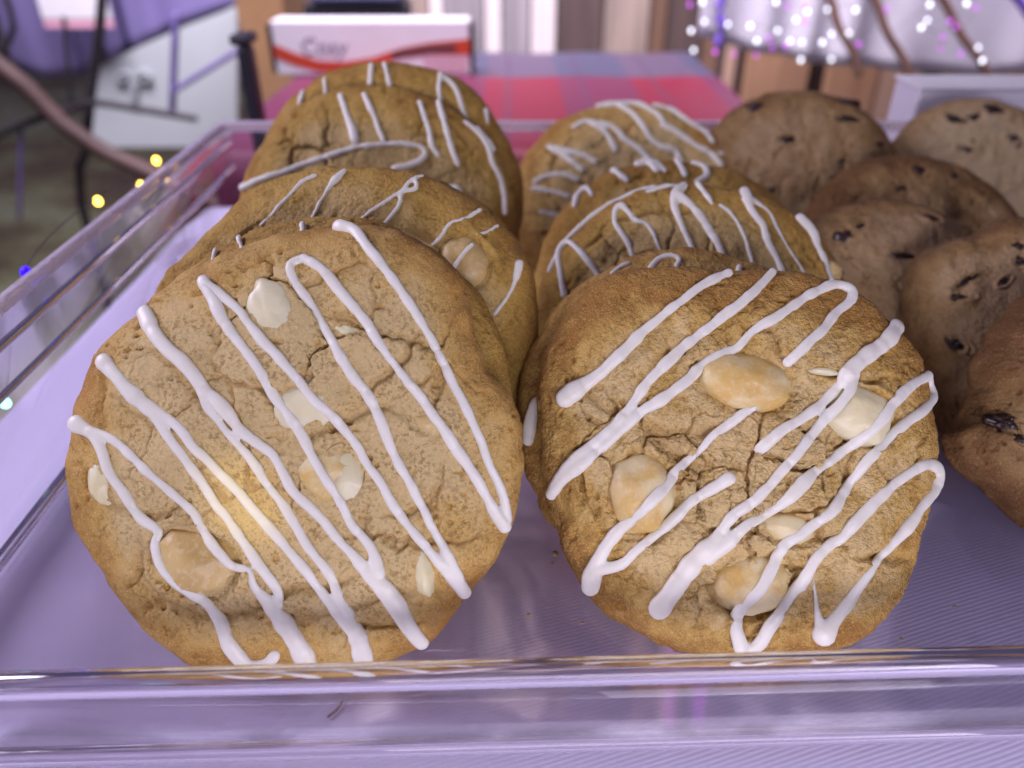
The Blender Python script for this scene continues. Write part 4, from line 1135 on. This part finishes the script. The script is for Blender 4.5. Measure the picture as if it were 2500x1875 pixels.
# black bin and brown carton behind it
c0, c1 = fy((655, 30), 0.80), fy((878, 30), 0.80)
bn = empty("plastic_bin", ((c0[0] + c1[0]) / 2, 0.825, 0.0005), "black plastic bin behind the white and red box", "bin")
M['bin_blue'] = plain("blue_grey_plastic", (0.16, 0.16, 0.28), 0.4, 0.15, 30)
child_box("body", (c0[0], 0.80, 0.001), (c1[0], 0.85, 0.052), M['black'], bn, 0.003)
child_box("panel", (c0[0] + 0.008, 0.796, 0.054), (c1[0] - 0.004, 0.85, 0.13), M['bin_blue'], bn, 0.003)
d0, d1 = fy((508, 20), 1.02), fy((612, 20), 1.02)
M['kraft'] = plain("kraft_board", (0.30, 0.165, 0.075), 0.8, 0.15, 12)
cb = empty("cardboard_carton", ((d0[0] + d1[0]) / 2, 1.1, -0.76), "tall brown cardboard carton behind the left end of plaid table", "carton")
child_box("body", (d0[0], 1.02, -0.759), (d1[0], 1.16, 0.10), M['kraft'], cb, 0.004)
child_box("flap", (d0[0] + 0.004, 1.00, 0.101), (d1[0] - 0.004, 1.018, 0.16), M['kraft'], cb)
e0, e1 = fy((514, 150), 0.475), fy((543, 150), 0.475)
po = empty("metal_post", ((e0[0] + e1[0]) / 2, 0.482, -0.76), "short black metal post beside the red plaid cloth", "post")
child_box("post", (e0[0], 0.475, -0.755), (e1[0], 0.490, 0.066), M['black'], po, 0.003)
child_box("cap", (e0[0] - 0.002, 0.473, 0.0662), (e1[0] + 0.002, 0.492, 0.072), M['black'], po, 0.002)
child_box("foot", (e0[0] - 0.03, 0.45, -0.7595), (e1[0] + 0.03, 0.485 + 0.03, -0.7552), M['black'], po)

# board fence far behind
def wood(name, c, v=0.25):
    m, nt, b = new_mat(name)
    tc = N(nt, "ShaderNodeTexCoord")
    mp = N(nt, "ShaderNodeMapping"); mp.inputs["Scale"].default_value = (1, 1, 0.06)
    nz = N(nt, "ShaderNodeTexNoise"); nz.inputs["Scale"].default_value = 60; nz.inputs["Detail"].default_value = 6
    nt.links.new(tc.outputs["Object"], mp.inputs["Vector"]); nt.links.new(mp.outputs[0], nz.inputs["Vector"])
    r = ramp(nt, [(0.35, tuple(x * (1 - v) for x in c)), (0.65, tuple(min(1, x * (1 + v)) for x in c))])
    nt.links.new(nz.outputs["Fac"], r.inputs[0]); nt.links.new(r.outputs[0], b.inputs["Base Color"])
    b.inputs["Roughness"].default_value = 0.7
    return m
W3 = {'white': wood("white_board", (0.70, 0.62, 0.62), 0.1), 'grey': wood("grey_board", (0.27, 0.24, 0.26)), 'tan': wood("tan_board", (0.34, 0.26, 0.22)),
      'dark': wood("dark_board", (0.10, 0.065, 0.06)), 'brown': wood("brown_board", (0.20, 0.11, 0.07)), 'orange': wood("orange_board", (0.58, 0.34, 0.20), 0.15),
      'peach': wood("peach_board", (0.64, 0.43, 0.31), 0.12)}
fe = empty("board_fence", (0.05, 1.52, -0.76), "fence of upright white, grey and brown boards behind the plaid table", "fence")
boards = [(560, 640, 'tan'), (642, 720, 'grey'), (722, 800, 'dark'), (802, 880, 'grey'), (882, 928, 'tan'), (930, 958, 'white'), (960, 1046, 'grey'), (1048, 1084, 'white'), (1086, 1146, 'grey'),
          (1148, 1202, 'white'), (1205, 1304, 'dark'), (1307, 1404, 'tan'), (1407, 1440, 'brown'), (1443, 1520, 'dark'), (1523, 1600, 'brown'), (1603, 1700, 'dark'), (1703, 1800, 'brown')]
for i, (p0, p1, k) in enumerate(boards):
    x0, x1 = fy((p0, 60), 1.5)[0], fy((p1, 60), 1.5)[0]
    child_box("board", (x0, 1.5 + 0.004 * (i % 3), -0.757), (x1 - 0.002, 1.518 + 0.004 * (i % 3), 0.35), W3[k], fe, 0.001)
child_box("rail", (fy((560, 60), 1.5)[0], 1.530, -0.20), (fy((1800, 60), 1.5)[0], 1.55, -0.14), W3['brown'], fe)

# wooden screen on the right with dark gaps, white drape before it
ws = empty("wooden_screen", (0.55, 1.0, -0.76), "orange-brown plank screen with dark gaps at right", "screen")
planks = [(1562, 1582, 'peach'), (1606, 1742, 'orange'), (1782, 1890, 'orange'), (1893, 1986, 'peach'), (2040, 2190, 'orange'), (2194, 2330, 'orange'), (2334, 2470, 'peach')]
for i, (p0, p1, k) in enumerate(planks):
    x0, x1 = fy((p0, 200), 0.97)[0], fy((p1, 200), 0.97)[0]
    child_box("plank", (x0, 0.97 + 0.003 * (i % 2), -0.757), (x1, 0.985 + 0.003 * (i % 2), 0.30), W3[k], ws, 0.0015)
xa, xb = fy((1560, 200), 0.97)[0], fy((2480, 200), 0.97)[0]
child_box("backing", (xa, 1.010, -0.70), (xb, 1.018, 0.28), W3['dark'], ws)
for z0 in (-0.45, 0.2):
    child_box("crossbar", (xa, 0.9895, z0), (xb, 1.0095, z0 + 0.05), W3['brown'], ws)

M['drape'] = plain("white_voile", (0.80, 0.77, 0.84), 0.8, 0.05, 20)
def hanging(name, top_z, bottom, y, mat, fold, label, cat, seed, nx=120, nz=26, thick=0.0012):
    """A hanging cloth: BOTTOM lists (px x, px y) of its lower edge on the plane y."""
    B = np.array([fy(p, y) for p in bottom])
    xs = np.linspace(B[0, 0], B[-1, 0], nx)
    zb = np.interp(xs, B[:, 0], B[:, 2])
    V = []
    for side in (0, 1):
        for k in range(nz):
            t = k / (nz - 1)
            for i, x in enumerate(xs):
                z = zb[i] + (top_z - zb[i]) * t
                yy = y + fold * (0.6 + 0.4 * (1 - t)) * (math.sin(x * 95 + seed + 3 * math.sin(x * 21)) * 0.6 + 0.4 * math.sin(x * 41 + 2.1 * seed + t))
                V.append((x, yy + side * thick, z))
    F = []
    n1 = nx * nz
    for k in range(nz - 1):
        for i in range(nx - 1):
            a = k * nx + i
            F.append((a, a + 1, a + nx + 1, a + nx)); F.append((n1 + a, n1 + a + nx, n1 + a + nx + 1, n1 + a + 1))
    for i in range(nx - 1):
        F.append((i, n1 + i, n1 + i + 1, i + 1))
    o = mesh_obj(name, V, F, mat)
    return tag(o, label, cat)
hanging("white_drape", 0.30, [(1503, 72), (1560, 92), (1620, 112), (1700, 122), (1760, 138), (1840, 140), (1920, 152), (2020, 158), (2120, 168), (2212, 150), (2380, 150)], 0.84, M['drape'], 0.010,
        "white gathered drape hanging at top right above orange planks", "drape", 1.7)
M['stick'] = plain("brown_stick", (0.26, 0.14, 0.10), 0.7, 0.2, 30)
M['violet'] = plain("violet_ribbon", (0.22, 0.12, 0.62), 0.6, 0.1, 30)
for pa, pb, w, mt, nm, lb in [((1778, -30), (1858, 158), 9, 'stick', "thin_stick", "leftmost thin brown stick leaning before the white drape"), ((1872, -30), (1975, 185), 9, 'stick', "thin_stick", "middle thin brown stick leaning before the white drape"),
                              ((2015, -30), (2150, 190), 9, 'stick', "thin_stick", "rightmost thin brown stick leaning before the white drape"), ((2170, -30), (2320, 140), 9, 'violet', "violet_ribbon", "violet ribbon strip in the top right corner"),
                              ((1558, -30), (1556, 92), 10, 'violet', "violet_ribbon", "violet ribbon strip hanging at left end of white drape")]:
    A, B = fy(pa, 0.81), fy(pb, 0.80)
    n = 8
    P_ = np.array([A + (B - A) * i / n + np.array([0.002 * math.sin(i * 1.3), 0, 0]) for i in range(n + 1)])
    V, F = tube(P_, w / 1660 * 0.75, sides=8)
    o = mesh_obj(nm, V, F, M[mt]); tag(o, lb, "stick" if mt == 'stick' else "ribbon", "sticks before the drape" if mt == 'stick' else None)

# white box just behind the tray at right
g0, g1 = fy((1985, 200), 0.372), fy((2440, 200), 0.372)
wb = empty("white_box", ((g0[0] + g1[0]) / 2, 0.385, -0.0035), "plain white cardboard box behind the pale chocolate chip cookie", "box")
child_box("body", (g0[0], 0.372, -0.003), (g1[0], 0.398, fy((2100, 196), 0.372)[2]), M['carton_white'], wb, 0.0015)
child_box("lid", (g0[0] - 0.001, 0.371, fy((2100, 196), 0.372)[2] + 0.0003), (g1[0] + 0.001, 0.399, fy((2100, 186), 0.372)[2]), M['carton_white'], wb, 0.001)

# fairy lights
M['wire'] = plain("thin_wire", (0.10, 0.08, 0.10), 0.5, 0.1, 50, metallic=0.6)
BULB = {'w': emit("cool_white_bulb", (0.85, 0.88, 1.0), 3.0), 'm': emit("magenta_bulb", (0.75, 0.14, 0.95), 0.9), 'y': emit("yellow_bulb", (1.0, 0.62, 0.08), 6.0),
        'b': emit("blue_bulb", (0.02, 0.0, 1.0), 3.0), 't': emit("teal_bulb", (0.35, 0.95, 0.85), 4.0)}
def bulbs(name, label, pts, rad, wire_r):
    base_ = np.array(pts[0][0])
    root = empty(name, tuple(base_), label, "fairy lights")
    V, F = tube(spline(np.array([p for p, _ in pts]) + np.array([0, rad * 0.5, rad * 0.9]), 0.004), wire_r, sides=6)
    mesh_obj("wire", V, F, M['wire'], root, True, base_)
    me = {}
    for p, k in pts:
        if k not in me:
            bm = bmesh.new(); bmesh.ops.create_uvsphere(bm, u_segments=12, v_segments=8, radius=rad)
            for v in bm.verts:
                if v.co.z > 0: v.co.z *= 1.35
            m_ = bpy.data.meshes.new("bulb"); bm.to_mesh(m_); bm.free()
            m_.polygons.foreach_set("use_smooth", [True] * len(m_.polygons)); m_.materials.append(BULB[k]); me[k] = m_
        o = bpy.data.objects.new("bulb", me[k]); o.location = np.array(p) - base_
        link(o, root)
cl = [(300, 20, 'w'), (385, 50, 'm'), (525, 60, 'm'), (540, 90, 'w'), (455, 155, 'w'), (525, 170, 'm'), (310, 240, 'w'), (100, 205, 'w'), (150, 320, 'w'), (145, 430, 'm'), (245, 295, 'm'), (270, 370, 'm'), (375, 355, 'm'),
      (405, 320, 'w'), (500, 330, 'w'), (490, 465, 'w'), (725, 460, 'w'), (655, 330, 'w'), (725, 265, 'w'), (695, 75, 'w'), (915, 80, 'w'), (860, 260, 'w'), (935, 345, 'm'), (1150, 75, 'm'), (1155, 285, 'w'), (1485, 40, 'w'), (1465, 160, 'w'), (1420, 215, 'w'),
      (1585, 290, 'm'), (1570, 380, 'm'), (1640, 170, 'm'), (1690, 210, 'm'), (1770, 30, 'w'), (1840, 65, 'm'), (1720, 285, 'w'), (1725, 420, 'm'), (1858, 370, 'w'), (1890, 470, 'w')]
al = [(1625, 20, 'w'), (1530, 40, 'm'), (1640, 170, 'w'), (1540, 240, 'w'), (1560, 390, 'w'), (1725, 405, 'm'), (1820, 190, 'w'), (1870, 420, 'm')]
pl = []
for i, (x, y, k) in enumerate([((1200 + a / 3.16) * 0.8848, b / 3.16 * 0.8848, c) for a, b, c in al] + [((1800 + a / 3.16) * 0.8848, b / 3.16 * 0.8848, c) for a, b, c in cl]):
    pl.append((fy((x, y), 0.70 + 0.03 * ((i * 7) % 5)), k))
bulbs("fairy_light_string", "tangled string of white and magenta fairy lights at top right", pl, 0.0017, 0.00022)
def fx(px, x):
    r = ray(zpx('f', [px])[0])
    return (CAM + r * (x * 1000.0 / r[0])) / 1000.0
pl = [(fx(p, -0.142), k) for p, k in [((12, 872), 't'), ((57, 590), 'b'), ((212, 436), 'y'), ((305, 402), 'y'), ((356, 384), 'y'), ((338, 348), 'y')]]  # wall reflections of coloured lights, built as added bulbs on a wire
bulbs("fairy_light_string", "added yellow, blue and teal bulbs standing in for reflections in left tray wall", pl, 0.0015, 0.00016)

# left background: iron stand, violet cloth, pale board with scroll, carton, sack
M['iron'] = plain("black_iron", (0.03, 0.024, 0.030), 0.5, 0.3, 40, 0.2)
M['rust'] = plain("rusty_brown_iron", (0.09, 0.05, 0.045), 0.6, 0.3, 30, 0.2)
M['lilac_bar'] = plain("violet_iron", (0.16, 0.12, 0.32), 0.5, 0.2, 30)
ib = fy((185, 330), 0.98)
ist = empty("iron_stand", (ib[0], 0.98, -0.76), "dark wrought iron stand with crossing bars at left", "stand")
def bar(name, px, w, y, mat, extra=None):
    P_ = np.array([fy(p, y) for p in px])
    if extra is not None: P_ = np.vstack([P_, extra])
    V, F = tube(spline(P_, 0.01), w / 2 / 1660 * y * 0.98, sides=10)
    mesh_obj(name, V, F, M[mat], ist, True, ist.location)
vb = fy((176, 440), 0.98)
bar("post", [(222, -40), (215, 70), (197, 200), (185, 330), (176, 440)], 20, 0.98, 'iron', [[vb[0] - 0.01, 0.98, -0.5], [vb[0] - 0.012, 0.98, -0.757]])
vb2 = fy((520, 470), 0.95)
bar("brace", [(-60, 95), (60, 190), (130, 262), (230, 330), (300, 362), (430, 428), (520, 470)], 36, 0.95, 'rust', [[vb2[0] + 0.15, 0.95, vb2[2] - 0.08]])
bar("rail", [(-60, 315), (0, 292), (70, 262), (150, 238), (200, 222), (300, 236), (420, 256)], 15, 0.965, 'iron')
bar("rod", [(46, 275), (42, 470)], 9, 0.97, 'lilac_bar')
bar("rod", [(380, 35), (372, 245)], 15, 0.985, 'lilac_bar')
bar("rod", [(138, 40), (156, 235)], 9, 0.99, 'iron')
bar("rod", [(376, 196), (510, 112)], 11, 0.975, 'lilac_bar')
bar("rod", [(8, -20), (30, 60), (0, 120)], 12, 1.0, 'iron')
def slab(name, poly, y, t, mat, label, cat):
    A = np.array([fy(p, y) for p in poly])
    n = len(A)
    V = np.vstack([A, A + np.array([0, t, 0])])
    F = [tuple(range(n)), tuple(range(2 * n - 1, n - 1, -1))] + [(i, i + n, (i + 1) % n + n, (i + 1) % n) for i in range(n)]
    o = mesh_obj(name, V, F, mat, None, False)
    return tag(o, label, cat)
M['pale'] = plain("pale_painted_board", (0.47, 0.51, 0.53), 0.6, 0.10, 5)
pb = slab("pale_board", [(196, 318), (206, 150), (300, 101), (400, 56), (480, 26), (512, 10), (512, 318)], 1.16, 0.012, M['pale'], "pale blue-white board with a faint scroll behind the iron stand", "board")
M['scroll'] = plain("grey_scroll", (0.34, 0.37, 0.39), 0.6, 0.1, 20)
def scroll_pts(cx, cy, sgn):
    pts = [(cx, cy + 48), (cx + sgn * 2, cy + 20), (cx + sgn * 8, cy)]
    for a in np.linspace(-0.3, 4.6, 16):
        r = 17 - 2.6 * a
        pts.append((cx + sgn * (24 - r * math.cos(a)), cy - 2 - r * math.sin(a)))
    return pts
for sg_ in (-1, 1):
    P_ = np.array([fy(p, 1.1555) for p in scroll_pts(290, 172, sg_)])
    V, F = tube(spline(P_, 0.004), 0.0042, sides=8, up=(0, 1, 0))
    mesh_obj("scroll", V, F, M['scroll'], pb)
M['violet_cloth'] = plain("violet_cloth", (0.20, 0.165, 0.36), 0.8, 0.15, 8)
hanging("violet_cloth", 0.40, [(30, 150), (100, 165), (170, 172), (215, 140), (300, 100), (400, 55), (480, 25), (575, 6)], 1.22, M['violet_cloth'], 0.016, "violet-blue cloth draped behind the iron stand at top left", "cloth", 4.2)
M['pinkish'] = plain("pink_strip", (0.78, 0.40, 0.52), 0.6, 0.1, 20)
h0_, h1_ = fy((94, 50), 1.12), fy((240, 50), 1.12)
ct = empty("sign_card", ((h0_[0] + h1_[0]) / 2, 1.125, h0_[2]), "white card with pink lower edge in the top left corner", "card")
child_box("card", (h0_[0], 1.12, fy((94, 42), 1.12)[2]), (h1_[0], 1.13, 0.22), M['carton_white'], ct, 0.001)
child_box("pink_edge", (h0_[0], 1.121, fy((94, 60), 1.12)[2]), (h1_[0], 1.129, fy((94, 42), 1.12)[2] - 0.0003), M['pinkish'], ct)
